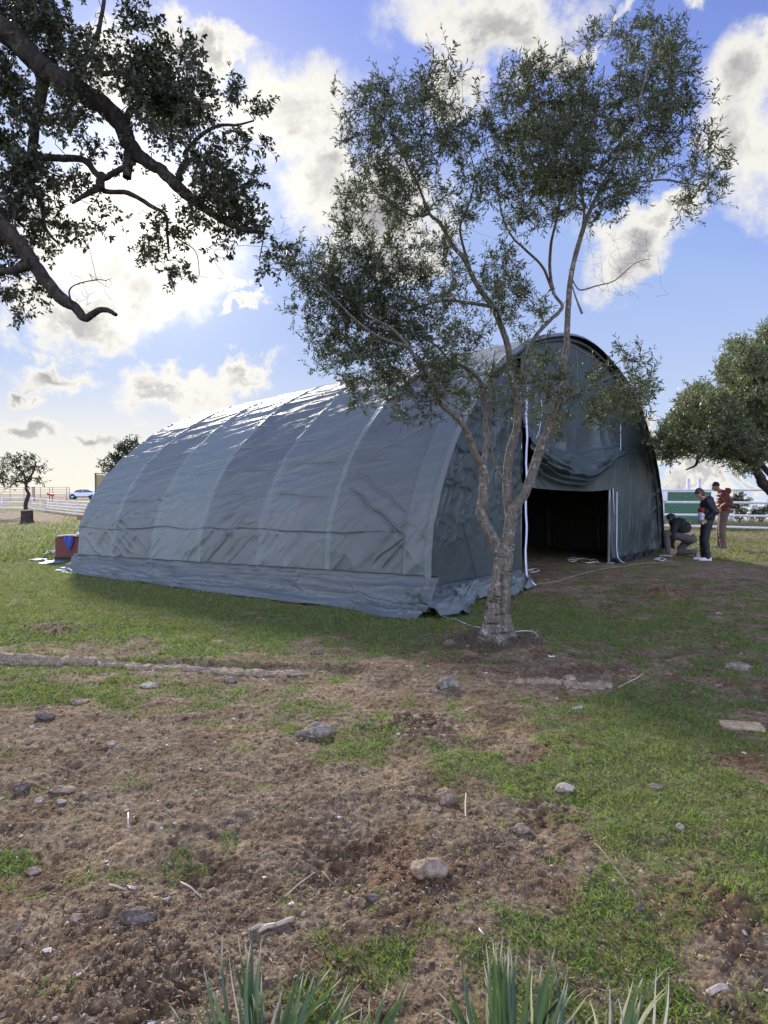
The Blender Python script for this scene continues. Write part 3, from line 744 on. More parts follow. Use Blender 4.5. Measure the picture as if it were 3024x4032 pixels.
# --- olive in front of the tent
OY = 6.72
ob_ = G(1958, 2545); ob_ = Vector((ob_.x, OY, gzf(ob_.x, OY)))
olive = empty('olive_tree', ob_, 0, 'young olive tree with lichened forked stems in front of the tent', 'tree')
T = Tree(11)
def pl(pts, y0, y1): return [P(px, py, y0+(y1-y0)*i/(len(pts)-1)) for i, (px, py) in enumerate(pts)]
base_pts = [ob_-Vector((0, 0, .12)), P(1956, 2500, OY), P(1954, 2408, OY), P(1966, 2340, OY), P(1974, 2270, OY), P(1984, 2190, OY), P(1992, 2140, OY)]
T.limb(base_pts, .118, .082, 18, .03)
Lft = T.limb(pl([(1984,2205),(1950,2140),(1918,2080),(1895,2015),(1905,1952),(1908,1870),(1893,1830)], OY, OY-.10), .058, .042, 6, .1)
L1 = T.limb(pl([(1893,1830),(1875,1794),(1847,1718),(1809,1654),(1739,1591),(1714,1515),(1663,1446),(1605,1363),(1560,1310),(1520,1281),(1440,1240)], OY-.10, OY-.75), .034, .009, 5, .25)
L2 = T.limb(pl([(1896,1840),(1911,1790),(1914,1690),(1911,1604),(1893,1509),(1840,1452),(1771,1420),(1720,1363),(1650,1320)], OY-.08, OY+.35), .032, .009, 5, .25)
T.limb(pl([(1985,1892),(1944,1806),(1930,1700),(1929,1600),(1932,1490),(1950,1380)], OY+.05, OY+.25), .013, .005, 5, .2)
Mm = T.limb(pl([(1992,2160),(2005,2100),(2008,2028),(2000,1965),(1998,1870),(2010,1775),(2036,1680),(2037,1572),(2012,1471),(1999,1363),(1976,1293),(1939,1208),(1878,1122),(1830,1025),(1781,964),(1732,878),(1692,842),(1647,732),(1600,640),(1560,540)], OY+.02, OY+.55), .054, .008, 5, .12)
Rr = T.limb(pl([(2002,2090),(2020,2009),(2066,1942),(2104,1838),(2132,1756),(2168,1680),(2195,1604),(2221,1509),(2216,1446),(2233,1363),(2232,1318),(2238,1196),(2250,1074),(2281,952),(2318,842),(2366,744),(2440,610),(2500,488),(2526,366),(2560,240)], OY-.02, OY-.45), .050, .008, 5, .12)
T.limb(pl([(1992,2140),(2012,2070),(2020,2009)], OY, OY), .055, .048, 5, .1)
T.limb(pl([(2037,1572),(2062,1470),(2098,1342),(2165,1262),(2214,1210),(2190,1170),(2165,1120),(2135,1049),(2061,976),(2015,930),(1975,840),(1960,700),(1990,560)], OY+.25, OY+.9), .022, .007, 5, .2)
T.limb(pl([(2180,1160),(2165,1061),(2171,952),(2196,842),(2215,700),(2230,520),(2180,380)], OY+.6, OY+.3), .018, .006, 5, .2)
T.limb(pl([(2366,744),(2420,735),(2488,720),(2560,712),(2623,708),(2700,722),(2757,735)], OY-.35, OY-.1), .015, .005, 5, .2)
T.limb(pl([(2281,952),(2300,850),(2290,700),(2320,520),(2360,380),(2380,260)], OY-.3, OY+.3), .016, .005, 5, .2)
T.limb(pl([(2238,1060),(2260,1150),(2292,1235)], OY-.3, OY-.3), .001, .012, 4, .1)
T.limb(pl([(1939,1208),(1860,1195),(1756,1183),(1660,1205),(1586,1222),(1480,1180),(1380,1150)], OY+.4, OY+.1), .018, .005, 5, .2)
T.limb(pl([(1842,1030),(1811,903),(1842,817),(1870,700),(1850,600)], OY+.5, OY+.2), .014, .005, 5, .2)
T.limb(pl([(1695,842),(1620,850),(1540,800),(1480,760),(1440,690)], OY+.5, OY+.2), .013, .004, 5, .2)
T.limb(pl([(1605,1363),(1500,1330),(1400,1260),(1320,1180),(1240,1110),(1190,1060)], OY-.6, OY-.9), .014, .004, 5, .2)
T.limb(pl([(1911,1604),(1950,1480),(2000,1420),(2090,1400)], OY, OY+.3), .010, .004, 5, .2)
T.limb(pl([(2140,1740),(2160,1640),(2220,1585),(2296,1534),(2391,1490),(2480,1460)], OY-.1, OY-.35), .010, .004, 5, .2)
T.limb(pl([(2230,1350),(2320,1400),(2400,1440),(2470,1400),(2500,1370)], OY-.2, OY+.1), .008, .003, 5, .2)
bare = Tree(12); bare.limb(pl([(2250,1090),(2281,1141),(2350,1125),(2421,1104),(2500,1037),(2560,1020)], OY-.3, OY-.1), .009, .003, 5, .3)
bare.nodes += [np.array(q) for q in Rr[60:66]]; bare.rad += [.01]*6
rb = np.random.default_rng(5); tb = []
for _ in range(85): tb.append(np.array(P(2300+rb.random()*300, 900+rb.random()*270, OY-.2+rb.normal()*.25)))
bare.grow(tb, .08, .0012, .004, .5)
conv = lambda x, y, r_: (1000+x*1.22, y*1.22, r_*1.22)
OCL = [(610,215,55,.7),(560,300,75),(380,320,70),(450,370,80,.9),(350,430,70),(370,540,80),(460,480,95),(560,430,85),(330,640,60),(300,720,50),(420,620,75),(520,560,85),(640,350,50,.6),(650,480,70,.7),
(740,400,80,.9),(850,280,80),(950,260,85),(880,400,110,1.3),(960,480,115,1.4),(1010,380,100,1.3),(1060,290,75),(1090,130,50,.6),(1190,130,80,.8),(1290,140,95,1.1),(1350,200,80,1.1),(1250,270,90),(1350,320,85),(1150,370,90,1.1),(1250,450,95),(1330,400,75),(1390,340,45,.6),
(1180,560,85),(1060,560,90,1.1),(930,590,100,1.3),(820,560,75),(730,590,75,.7),(860,690,65),(1000,650,70),(1130,660,60,.8),(1210,620,60,.8),(1300,520,60,.8),(1440,450,50,.5),(1465,530,70,.6),(1500,600,50,.6),(1400,620,60,.6),(1400,680,45,.6),
(120,830,50,.8),(180,890,75),(170,970,50,.7),(260,870,75),(330,900,85),(260,970,95,1.1),(400,850,75),(400,950,105,1.2),(320,1050,105,1.3),(210,1060,60),(260,1130,60),(420,1060,100,1.3),(520,900,80,.9),(560,990,85,1.1),(520,1090,80,1.1),(640,860,60,.7),(660,950,55,.7),(620,1060,60,.9),(700,1090,50,.8),(780,860,60,.8),(830,930,60,.8),(800,1010,60,.8),(880,950,60,.8),(910,1020,45,.8),(480,700,70,.7),(560,820,70,.7),(440,780,60,.7),(760,960,60,.7),(300,790,60,.7),(480,1260,60,.8),(610,1270,50,.8),(330,1180,60,.9),(250,1180,45,.8),(1080,450,70,.6),(700,700,60,.6),(620,640,60,.5),(600,760,60,.5),
(420,1180,80,1.1),(360,1260,50,.9),(540,1200,70),(640,1180,60),(740,1230,60,.9),(900,1200,65,.9),(960,1250,60,.9),(1100,1270,75,.8),(1200,1260,65,.9),(1190,1140,40,.9),(1250,1210,45,.9),(1250,1290,50,.9),(560,1310,50,.8),(490,1330,40,.8),(960,1330,60,.7),(830,1300,60,.6),(1130,1350,50,.6),(680,1300,50,.7),(1180,1320,40,.8)]
rr_ = np.random.default_rng(21)
tg = clusters(OCL, conv, OY+.05, .42, 24, rr_)
for _ in range(260):
    cx_, cy_, cr_ = OCL[rr_.integers(len(OCL))][:3]; cx_, cy_, cr_ = conv(cx_, cy_, cr_); tg.append(np.array(P(cx_+rr_.normal()*cr_*.9, cy_+rr_.normal()*cr_*.9, OY+rr_.normal()*.5)))
dirs = T.grow(tg, .12, .0015, .009, .35, .012, .6)
def flare(V, cen, rad):
    # buttressed foot, long hollow and a burl
    h_ = V[:, 2]-ob_.z; near = (np.hypot(cen[:, 0]-ob_.x, cen[:, 1]-ob_.y) < .22) & (h_ < 1.2)
    an = np.arctan2(V[:, 1]-cen[:, 1], V[:, 0]-cen[:, 0]); k = np.where(near, np.exp(-np.maximum(h_, 0)/.16), 0)
    o_ = V-cen; s_ = 1+k*(.80+.36*np.cos(an*5+1.0))
    an2 = np.arctan2(o_[:, 1], o_[:, 0]); groove = np.exp(-((an2+1.45-.25*np.sin(h_*7))/.17)**2)*np.where(near, sstep(h_, .05, .12)*(1-sstep(h_, .62, .78)), 0)
    s_ = s_-.55*groove
    burl = np.where(near, np.exp(-((an2+2.35)/.55)**2-((h_-.47)/.11)**2), 0)
    s_ = s_+.62*burl + np.where(near, .22*np.exp(-((an2+1.1)/.5)**2-((h_-1.02)/.05)**2), 0)
    return cen+o_*s_[:, None]
rough_tubes(T, 'trunk', OLBARK, olive, 52, .10, 31, ob_, flare)
V, Fq = T.tubes(T.twigs+bare.limbs+bare.twigs, 4)
r_l = np.random.default_rng(33)
lp, ld, lu, spaths = shoots(T, tg, dirs, 4, .15, 11, .055, .011, 1.0, .30, 34, angle=48)
V2, F2 = T.tubes(spaths, 3)
link('branches', rawmesh('branches', V-np.array(ob_), Fq), OLTWIG, olive)
tw = link('twigs', rawmesh('twigs', V2-np.array(ob_), F2), OLTWIG, olive)
n = len(lp); lm = leafmesh('foliage', lp-np.array(ob_), ld, lu, .042+.022*r_l.random(n), .0105+.0045*r_l.random(n), .18, .5, .08)
link('foliage', lm, OLLEAF, olive)
print('olive leaves', n, 'targets', len(tg))

# --- holm oak reaching in from the left, its trunk stands outside the frame
KY = 4.3
kb = Vector((-4.3, 3.9, gzf(-4.3, 3.9)))
oak = empty('holm_oak', kb, 0, 'old holm oak reaching in with thick dark gnarled limbs and small leathery leaves', 'tree')
T = Tree(41)
T.limb([kb-Vector((0, 0, .1)), kb+Vector((.02, .02, 1.0)), kb+Vector((.18, .1, 2.0)), kb+Vector((.3, .2, 3.0)), kb+Vector((.5, .3, 3.9))], .34, .22, 8, .1)
top = kb+Vector((.5, .3, 3.9))
T.limb([top-Vector((.06, .03, .35)), top+Vector((-.05, .1, .5)), top+Vector((-.3, .3, 1.3)), top+Vector((-.4, .5, 2.2))], .19, .05, 6, .1)
B1 = T.limb([top-Vector((0, 0, .3)), P(-420,-160,KY+.1), P(-150,20,KY+.1), P(0,108,KY)]+pl([(80,174),(166,268),(239,318),(340,376),(420,427),(477,492),(506,564),(557,622),(637,673),(694,731),(759,788),(832,839),(904,882),(976,908),(1040,915)], KY, KY-.1), .088, .010, 6, .2)
B4 = T.limb([kb+Vector((.12, .08, 1.8)), P(-600,760,KY-.3), P(-300,800,KY-.4)]+pl([(-60,850),(0,880),(72,955),(130,1034),(188,1115),(246,1179),(289,1205),(325,1244),(345,1250),(391,1222),(425,1222),(458,1240)], KY-.4, KY-.55), .062, .009, 6, .2)
T.limb(pl([(160,275),(166,330),(159,376),(137,492),(123,615),(108,723),(60,800),(20,900)], KY, KY+.1), .042, .015, 6, .2)
T.limb(pl([(130,600),(170,620),(217,622),(325,629),(369,673),(405,702),(463,673),(506,651),(530,640)], KY+.05, KY-.1), .024, .014, 6, .25)
T.limb(pl([(400,700),(412,752),(506,760),(593,810),(651,846),(658,919),(665,998)], KY, KY-.15), .018, .006, 6, .25)
T.limb(pl([(506,600),(506,651),(500,700)], KY-.03, KY-.08), .030, .024, 4, .2)
T.limb(pl([(399,690),(385,740),(330,770),(285,800)], KY-.03, KY-.2), .026, .008, 5, .25)
T.limb(pl([(490,500),(510,440),(550,400),(555,330),(560,240)], KY-.02, KY+.25), .026, .010, 6, .25)
T.limb(pl([(700,735),(709,673),(738,636),(730,600),(781,542),(832,506),(880,492),(933,492),(1000,475)], KY-.05, KY+.1), .020, .005, 6, .25)
T.limb(pl([(239,318),(330,250),(380,150),(400,60),(420,-60)], KY, KY+.5), .022, .010, 6, .25)
T.limb(pl([(60,150),(60,60),(110,-60)], KY, KY+.4), .024, .010, 6, .25)
T.limb(pl([(400,290),(480,285),(560,280),(620,240),(660,150)], KY+.1, KY+.4), .018, .006, 6, .25)
T.limb(pl([(130,1034),(70,1060),(30,1070),(-30,1060)], KY-.48, KY-.3), .03, .012, 5, .25)
T.limb(pl([(108,723),(160,800),(180,900),(230,960)], KY+.05, KY-.1), .018, .006, 5, .25)
T.limb(pl([(1040,915),(1030,980),(1022,1020),(1030,1085)], KY-.1, KY-.1), .004, .002, 5, .25)
T.limb(pl([(289,1205),(272,1150),(300,1120),(380,1102),(420,1105)], KY-.5, KY-.6), .005, .002, 5, .3)
T.limb(pl([(650,900),(700,940),(770,990),(785,1080)], KY-.1, KY-.2), .005, .002, 5, .3)
barek = Tree(43)
for q in (Lq for Lq in T.limbs[-3:]): barek.nodes += list(q[0]); barek.rad += [.004]*len(q[0])
tb = [np.array(P(280+rb.random()*170, 1060+rb.random()*150, KY-.55+rb.normal()*.1)) for _ in range(22)]+[np.array(P(980+rb.random()*170, 830+rb.random()*220, KY-.1+rb.normal()*.15)) for _ in range(26)]+[np.array(P(520+rb.random()*200, 790+rb.random()*150, KY+rb.normal()*.15)) for _ in range(14)]
barek.nodes += list(B1[-30:]); barek.rad += [.01]*30
barek.grow(tb, .08, .0011, .003, .5)
conv = lambda x, y, r_: (x*.7233, y*.7233, r_*.7233)
KCL = [(60,60,90,1.2),(180,60,90,1.2),(300,40,60),(200,150,90,1.2),(330,160,90),(420,190,60,.8),(300,280,90,1.1),(430,300,85),(520,210,35,.6),(50,350,80,1.2),(60,480,90,1.2),(100,620,80,1.1),(40,750,80,1.1),(100,850,70),(230,600,70,.8),(330,560,80,.8),(330,680,75,.8),(450,420,75,.9),(500,350,50),(420,640,70,.8),(480,740,60,.7),(560,330,60,.8),(640,330,60),
(690,130,55),(750,50,50),(800,150,55),(870,210,45),(760,350,80,1.1),(850,350,60),(740,470,90,1.2),(850,450,90,1.3),(930,520,90,1.3),(860,600,90,1.2),(760,640,60,.8),(960,640,85,1.2),(1020,290,60),(1060,390,50),(980,380,60),(1080,540,75),(1110,620,60),(1000,740,70,.8),(880,760,70,.8),(1190,760,40,.8),(1230,500,55,.8),(1320,520,50,.8),(1380,590,30,.7),(1460,600,25,.8),(1280,720,35,.6),(1330,780,22,.6),(1430,800,20,.8),
(250,920,75,.8),(330,1000,75,.8),(130,960,80,.9),(50,1000,80,1.1),(200,1050,80,.9),(80,1130,80,1.1),(250,1150,75,.9),(340,1220,70,.8),(200,1280,75,.9),(280,1360,45,.6),(420,1000,60,.6),(520,1120,50,.5),(610,1170,40,.9),(470,1290,50,.4),(540,1260,25,.6),(40,1250,80,1.1),(60,1350,70,1.1),(80,1480,60,1.1),(30,1560,50,1),(100,1620,45,.9),(200,1600,50,.7),(250,1620,30,.6),
(1150,900,80,1.2),(1200,1000,85,1.3),(1100,1060,70,1),(1290,1000,60,.8),(1400,970,45,.8),(1220,1100,85,1.3),(1100,1180,50,.8),(1300,1170,75,1.2),(1250,1230,60,1),(1380,1220,60,1.1),(1400,1130,40,.8),(840,1200,40,.8),(950,1270,60,.7),(880,1300,45,.9),(790,1380,65,.8),(860,1400,40,.8),(930,1480,30,.9),(1000,1490,16,.8),(1190,1380,35,.8),(1430,1420,45,.8),(1540,1370,40,.9),(1560,1450,40,.8),(1010,1150,40,.8),(130,1740,16,.8),(700,800,40,.6),(600,830,50,.5),(500,830,50,.5),(690,900,30,.8),(1040,900,50,.8),
(-150,100,130,1),(-150,400,130,1),(-150,700,130,1),(-150,1000,130,1),(-160,1300,130,1),(-100,-120,130,1),(150,-110,110,1),(400,-100,90,.8),(-330,250,150,.8),(-500,-100,200,.8),(-700,300,200,.8),(-600,-500,250,.8),(-330,650,150,.8)]
tg = clusters(KCL, conv, KY, .30, 36, np.random.default_rng(44))
dirs = T.grow(tg, .08, .0014, .010, .45, .010, .4)
rough_tubes(T, 'trunk', OKBARK, oak, 22, .16, 51, kb)
V, Fq = T.tubes(T.twigs+barek.twigs, 4); link('branches', rawmesh('branches', V-np.array(kb), Fq), OKTWIG, oak)
lp, ld, lu, spaths = shoots(T, tg, dirs, 4, .09, 11, .04, .018, .9, .1, 45, angle=58, whorl=True)
V2, F2 = T.tubes(spaths, 3); link('twigs', rawmesh('twigs', V2-np.array(kb), F2), OKTWIG, oak)
n = len(lp); lm = leafmesh('foliage', lp-np.array(kb), ld, lu,   .024+.016*r_l.random(n), .012+.007*r_l.random(n), .22, .5, .12)
link('foliage', lm, OKLEAF, oak)
print('oak leaves', n)

# --- round-crowned tree behind the people, trunk just outside the frame
def crown_tree(name, label, base, limbs, cl, conv, Y0, ysp, dens, leaf, bark, twigm, leafm, seed, per=3, sl=.16, nlv=12, group=None, lw=.5, ang=55, k=10):
    root = empty(name, base, 0, label, 'tree', group)
    T = Tree(seed)
    for pts, r0, r1 in limbs: T.limb(pts, r0, r1, 5, .3)
    tg = clusters(cl, conv, Y0, ysp, dens, np.random.default_rng(seed+1))
    dirs = T.grow(tg, .25, .004, .010, .35, .03, .5)
    rough_tubes(T, 'trunk', bark, root, k, .12, seed, base)
    V, Fq = T.tubes(T.twigs, 4); tw_ = link('branches', rawmesh('branches', V-np.array(base), Fq), twigm, root)
    lp, ld, lu, sp_ = shoots(T, tg, dirs, per, sl, nlv, leaf, leaf*lw, 1.0, .25, seed+2, angle=ang)
    r = np.random.default_rng(seed+3); n = len(lp)
    lm = leafmesh('foliage', lp-np.array(base), ld, lu, leaf*(.7+.6*r.random(n)), leaf*lw*(.8+.4*r.random(n)), .2, .5, .1); link('foliage', lm, leafm, root)
    print(name, n); return root
RLEAF = leafmat('round_crown_leaf', [(.07, .085, .042), (.11, .13, .07), (.16, .185, .105), (.09, .11, .055), (.24, .27, .17)], .5, .3, (1.3, 1.3, .7))
RY = 17.0
rb0 = G(3210, 2190); rb0 = Vector((rb0.x, RY, gzf(rb0.x, RY)))
conv = lambda x, y, r_: (2500+x*.4068, 1212+y*.4068, r_*.37)
RCL = [(1270,250,60),(1230,400,110),(1000,400,110),(1100,500,150),(900,560,100),(1250,600,160),(950,700,150),(1100,800,170),(620,800,90),(560,900,110),(720,880,120),(480,950,80),(820,950,160),(420,1080,90),(560,1080,140),(700,1100,160),(900,1150,180),(1100,1050,180),(1250,900,170),(1280,1200,160),(330,1130,70),(290,1180,60),(330,1260,90),(420,1260,130),(560,1280,140),(720,1280,150),(880,1320,150),(1050,1300,150),(1200,1400,130),(270,1360,70),(350,1420,70),(450,1400,60,.8),(240,1270,50,.7),(170,1310,50,.6),(200,1400,50,.6),(160,1260,40,.6),(1000,1500,90,.9),(1130,1520,70,.8),(760,1420,70,.7),(1000,1590,45,.6),(220,1440,40,.5),(640,1400,60,.7),
       (1500,600,260),(1500,1000,260),(1500,1350,200),(1800,800,300),(1850,1200,280),(1400,250,150),(1650,250,220),(2050,1000,250),(1700,-50,150)]
crown_tree('round_crowned_tree', 'large dense grey-green tree hanging over the white rail fence at the right edge', rb0,
    [([rb0, P(3190,2050,RY), P(3130,1990,RY), P(3060,1950,RY), P(3005,1905,RY), P(2975,1850,RY), P(2920,1800,RY), P(2850,1780,RY-.2), P(2760,1785,RY-.3), P(2740,1830,RY-.3), P(2700,1850,RY-.3)], .20, .012),
     ([P(3130,1990,RY), P(3060,1900,RY+.2), P(3000,1830,RY+.3), P(2940,1760,RY+.4), P(2860,1700,RY+.5)], .10, .03),
     ([P(3190,2050,RY), P(3200,1850,RY), P(3180,1650,RY), P(3100,1450,RY)], .17, .04), ([P(3190,1850,RY), P(3300,1600,RY), P(3250,1400,RY)], .12, .04),
     ([P(3130,1750,RY), P(2980,1600,RY+.3), P(2880,1500,RY+.3)], .07, .02)],
    RCL, conv, RY, 1.0, 260, .062, OKBARK, OKTWIG, RLEAF, 61, 4, .22, 13)

# --- small lone tree and stump on the left, far tree behind the board wall
FY = 45.0
fb = Vector(P(100, 2038, FY)); fb.z = gzf(fb.x, fb.y)
conv = lambda x, y, r_: (x*.2532, 1750+y*.2532, r_*.2532)
FCL = [(330,210,60),(230,210,60),(130,220,60),(430,230,60),(510,230,60),(560,260,40),(80,290,60),(180,300,60),(300,310,70),(420,320,70),(530,330,60),(60,400,70),(170,400,60,.7),(290,400,60,.7),(400,410,70),(500,420,60),(600,380,40,.7),(680,350,40,.9),(720,350,25,.8),(20,500,60),(100,520,60),(60,570,50),(190,600,50),(300,530,70),(280,600,60),(400,520,60),(480,560,60),(560,560,50),(610,590,40),(160,660,40),(110,720,20),(650,450,40,.4),(640,600,25),(20,600,50),(-60,450,80),(-60,330,70)]
crown_tree('open_crowned_tree', 'small crooked tree with an open crown beside the stump on the far left', fb,
    [([fb, P(106,2020,FY), P(100,1995,FY), P(108,1960,FY), P(113,1945,FY), P(104,1925,FY), P(102,1905,FY)], .16, .09),
     ([P(102,1905,FY), P(85,1895,FY), P(60,1900,FY), P(35,1920,FY)], .09, .03), ([P(102,1905,FY), P(118,1880,FY), P(135,1850,FY+.5), P(140,1825,FY)], .10, .03),
     ([P(102,1905,FY), P(95,1870,FY), P(70,1840,FY), P(50,1815,FY)], .09, .03), ([P(118,1880,FY), P(150,1885,FY), P(165,1890,FY)], .05, .02)],
    FCL, conv, FY, .45, 270, .15, OKBARK, OKTWIG, OKLEAF, 71, 2, .35, 7, k=8)
GY = 70.0; fb2 = Vector(P(520, 1975, GY)); fb2.z = gzf(fb2.x, fb2.y)
conv = lambda x, y, r_: (x, y, r_)
crown_tree('oak_tree', 'dark leafy tree rising behind the rear arch of the tent', fb2,
    [([fb2, P(520,1920,GY), P(510,1860,GY), P(500,1800,GY)], .3, .12), ([P(515,1880,GY), P(460,1840,GY), P(420,1830,GY)], .12, .04), ([P(510,1860,GY), P(560,1800,GY)], .12, .04)],
    [(500,1755,30),(525,1745,20),(480,1775,25),(450,1800,22),(430,1815,16),(410,1822,14),(395,1832,10,.8),(470,1820,25),(520,1800,40),(560,1790,40),(440,1850,20),(420,1860,12),(490,1860,30),(600,1800,40),(415,1880,8,.6)], conv, GY, 1.0, 420, .24, OKBARK, OKTWIG, OKLEAF, 81, 2, .5, 7, k=8)

# stump
sp_ = G(105, 2060); mb = MB()
pr = [(0, .30), (.06, .26), (.15, .235), (.35, .23), (.62, .225), (.66, .20)]
k = 18; V = []; Fs = []
for h_, r_ in pr:
    for j in range(k):
        a = 2*math.pi*j/k; q_ = r_*(1+.10*math.sin(a*3+1)*(1+1.5*max(0, .1-h_)*10)+.05*random.random()); V.append((q_*math.cos(a)*1.25, q_*math.sin(a), h_+.03*math.sin(a)*(h_ > .5)))
for i in range(len(pr)-1):
    for j in range(k): Fs.append((i*k+j, i*k+(j+1) % k, (i+1)*k+(j+1) % k, (i+1)*k+j))
V.append((0, 0, .65)); Fs += [((len(pr)-1)*k+j, (len(pr)-1)*k+(j+1) % k, len(V)-1) for j in range(k)]
mb.add(V, Fs); o = mb.build('tree_stump', OKBARK); o.location = sp_; tag(o, 'short dark sawn tree stump in front of the crooked tree', 'stump')
# ------------------------------------------------------------------ grass, straw, crumbs of soil, gravel
def scatter(n, r0, r1, th_max, power, seed):
    r = np.random.default_rng(seed); u = r.random(n)
    k = 2-power                                   # density ~ r^-power
    rr = (r0**k+u*(r1**k-r0**k))**(1/k) if abs(k) > 1e-6 else r0*(r1/r0)**u
    t = (r.random(n)*2-1)*th_max; return rr*np.sin(t), rr*np.cos(t), r
GRID_Z = z.reshape(len(rs), len(th)); LOGR = np.log(rs)
def zmesh(x, y):
    """height of the modelled ground surface"""
    rr = np.hypot(x, y); t = np.arctan2(x, y)
    i = np.interp(rr, rs, np.arange(len(rs))); j = np.interp(t, th, np.arange(len(th)))
    i0 = np.minimum(i.astype(int), len(rs)-2); j0 = np.minimum(j.astype(int), len(th)-2); a = i-i0; c = j-j0
    return (GRID_Z[i0, j0]*(1-a)+GRID_Z[i0+1, j0]*a)*(1-c)+(GRID_Z[i0, j0+1]*(1-a)+GRID_Z[i0+1, j0+1]*a)*c
def in_tent(x, y, mrg=0.0):
    lx = (x-TC.x)*EW.x+(y-TC.y)*EW.y; ly = -(x-TC.x)*EW.y+(y-TC.y)*EW.x
    return (np.abs(lx) < 5.5+mrg) & (ly > .25-mrg) & (ly < TL+mrg)
def blades(name, n, r0, r1, power, seed, hl, wd, thr, mat, flat=.35, clump=True):
    x, y, r = scatter(n, r0, r1, .74, power, seed)
    g_ = grassy(x, y)
    acc = sstep(g_, *thr)*(.35+.65*sstep(fbm(x*14, y*14, 2, seed), .35, .6) if clump else 1)
    k = (r.random(n) < acc) & ~in_tent(x, y, .1); x, y, g_ = x[k], y[k], g_[k]; m_ = len(x)
    p = np.stack([x, y, zmesh(x, y)-.003], 1); d_ = r.normal(size=(m_, 3)); d_[:, 2] = np.abs(d_[:, 2])*.6+flat
    rad = np.hypot(x, y); sc = np.clip(rad/5, .75, 2.2)**.5
    me = leafmesh(name, p, d_, unit(r.normal(size=(m_, 3))+np.array([0, 0, .3])), hl*(.5+r.random(m_))*(.6+.6*g_)*sc, wd*(.7+.6*r.random(m_))*sc, .1, .35, .12)
    o = link(name, me, mat); print(name, m_); return o
GR1 = leafmat('grass_blade', [(.085, .135, .022), (.13, .205, .034), (.20, .28, .055), (.10, .115, .04), (.20, .23, .085), (.27, .22, .13), (.07, .08, .035), (.20, .155, .10)], .6, .35, (1.3, 1.5, .7), .25)
GR2 = leafmat('clover_leaf', [(.05, .095, .03), (.08, .15, .045), (.11, .20, .06), (.06, .12, .035)], .6, .3, (1.3, 1.5, .7), .3)
STR = leafmat('dry_straw', [(.10, .07, .045), (.22, .165, .11), (.34, .27, .18), (.16, .12, .085), (.48, .42, .32), (.07, .05, .035)], .85, .1, (1, 1, 1), .2)
tag(blades('grass', 760000, 1.5, 19, 1.25, 901, .034, .0040, (.36, .98), GR1), 'short patchy green grass growing over the trodden earth', 'grass', kind='stuff')
x0, y0, r = scatter(1100, 1.6, 11, .74, 1.0, 921); k = r.random(1100) < sstep(grassy(x0, y0), .30, .9)*.9+.06; x0, y0 = x0[k], y0[k]
kk = 46; n = len(x0)*kk; sp_r = np.repeat(.015+.05*r.random(len(x0)), kk); x = np.repeat(x0, kk)+r.normal(size=n)*sp_r; y = np.repeat(y0, kk)+r.normal(size=n)*sp_r; kq = ~in_tent(x, y, .15); x, y, sp_r = x[kq], y[kq], sp_r[kq]; n = len(x)
d_ = r.normal(size=(n, 3))*.75; d_[:, 2] = .35+.7*r.random(n)
GR3 = leafmat('bright_tuft_blade', [(.10, .17, .025), (.15, .25, .035), (.21, .31, .06), (.12, .19, .03), (.24, .30, .08)], .55, .4, (1.3, 1.5, .7), .25)
tag(link('grass_tufts', leafmesh('grass_tufts', np.stack([x, y, zmesh(x, y)-.004], 1), d_, unit(r.normal(size=(n, 3))), (.016+.034*r.random(n))*(.6+7*sp_r), .0038, .1, .4, .2), GR3), 'brighter tufts of longer grass dotted through the turf', 'grass', kind='stuff')
tag(blades('meadow_grass', 240000, 17, 75, .9, 911, .085, .014, (.30, .75), GR1, .5), 'sparse green pasture grass spreading away behind the tent', 'grass', kind='stuff')
tag(blades('clover', 150000, 1.5, 9, 1.2, 902, .016, .012, (.45, .75), GR2, .15), 'small round-leaved clover growing low among the grass', 'clover', kind='stuff')
x, y, r = scatter(150000, 1.5, 15, .74, 1.35, 903); k = (r.random(len(x)) < .45+.55*(1-grassy(x, y))) & ~in_tent(x, y); x, y = x[k], y[k]; n = len(x)
d_ = r.normal(size=(n, 3)); d_[:, 2] = np.abs(d_[:, 2])*.18
me = leafmesh('straw_litter', np.stack([x, y, zmesh(x, y)+.003], 1), d_, unit(r.normal(size=(n, 3))*.5+np.array([0, 0, 1])), .007+.028*r.random(n)**3, .0015+.0045*r.random(n), .15, .5, .0)
tag(link('straw_litter', me, STR), 'dry straw, dead leaves and chaff strewn over the earth', 'litter', kind='stuff')
def lumps(name, x, y, r, size, mat, flat=.6, sink=.3):
    n = len(x); bm = bmesh.new(); bmesh.ops.create_icosphere(bm, subdivisions=1, radius=1); bm.verts.index_update()
    bv = np.array([v.co[:] for v in bm.verts]); bf = np.array([[v.index for v in f.verts] for f in bm.faces]); bm.free()
    V = bv[None]*(1+.55*(r.random((n, len(bv)))[..., None]-.5)*2)
    V = V*(size[:, None, None])*np.array([1, .8, flat])*(.7+.6*r.random((n, 1, 3)))
    a = r.random(n)*6.28; c, s_ = np.cos(a)[:, None], np.sin(a)[:, None]
    X_ = V[..., 0]*c-V[..., 1]*s_; Y_ = V[..., 0]*s_+V[..., 1]*c
    V = np.stack([X_+x[:, None], Y_+y[:, None], V[..., 2]+(zmesh(x, y)+size*flat*(.5-sink))[:, None]], 2)
    Fq = bf[None]+(np.arange(n)*len(bv))[:, None, None]
    return link(name, rawmesh(name, V.reshape(-1, 3), Fq.reshape(-1, 3), smooth=False), mat)
CRM = leafmat('soil_crumb', [(.09, .060, .036), (.16, .112, .068), (.24, .175, .11), (.12, .082, .05), (.34, .26, .17)], .95, 0, None, .1)
x, y, r = scatter(70000, 1.5, 10, .74, 1.5, 905); k = r.random(len(x)) < (1-grassy(x, y))**1.5; x, y = x[k], y[k]
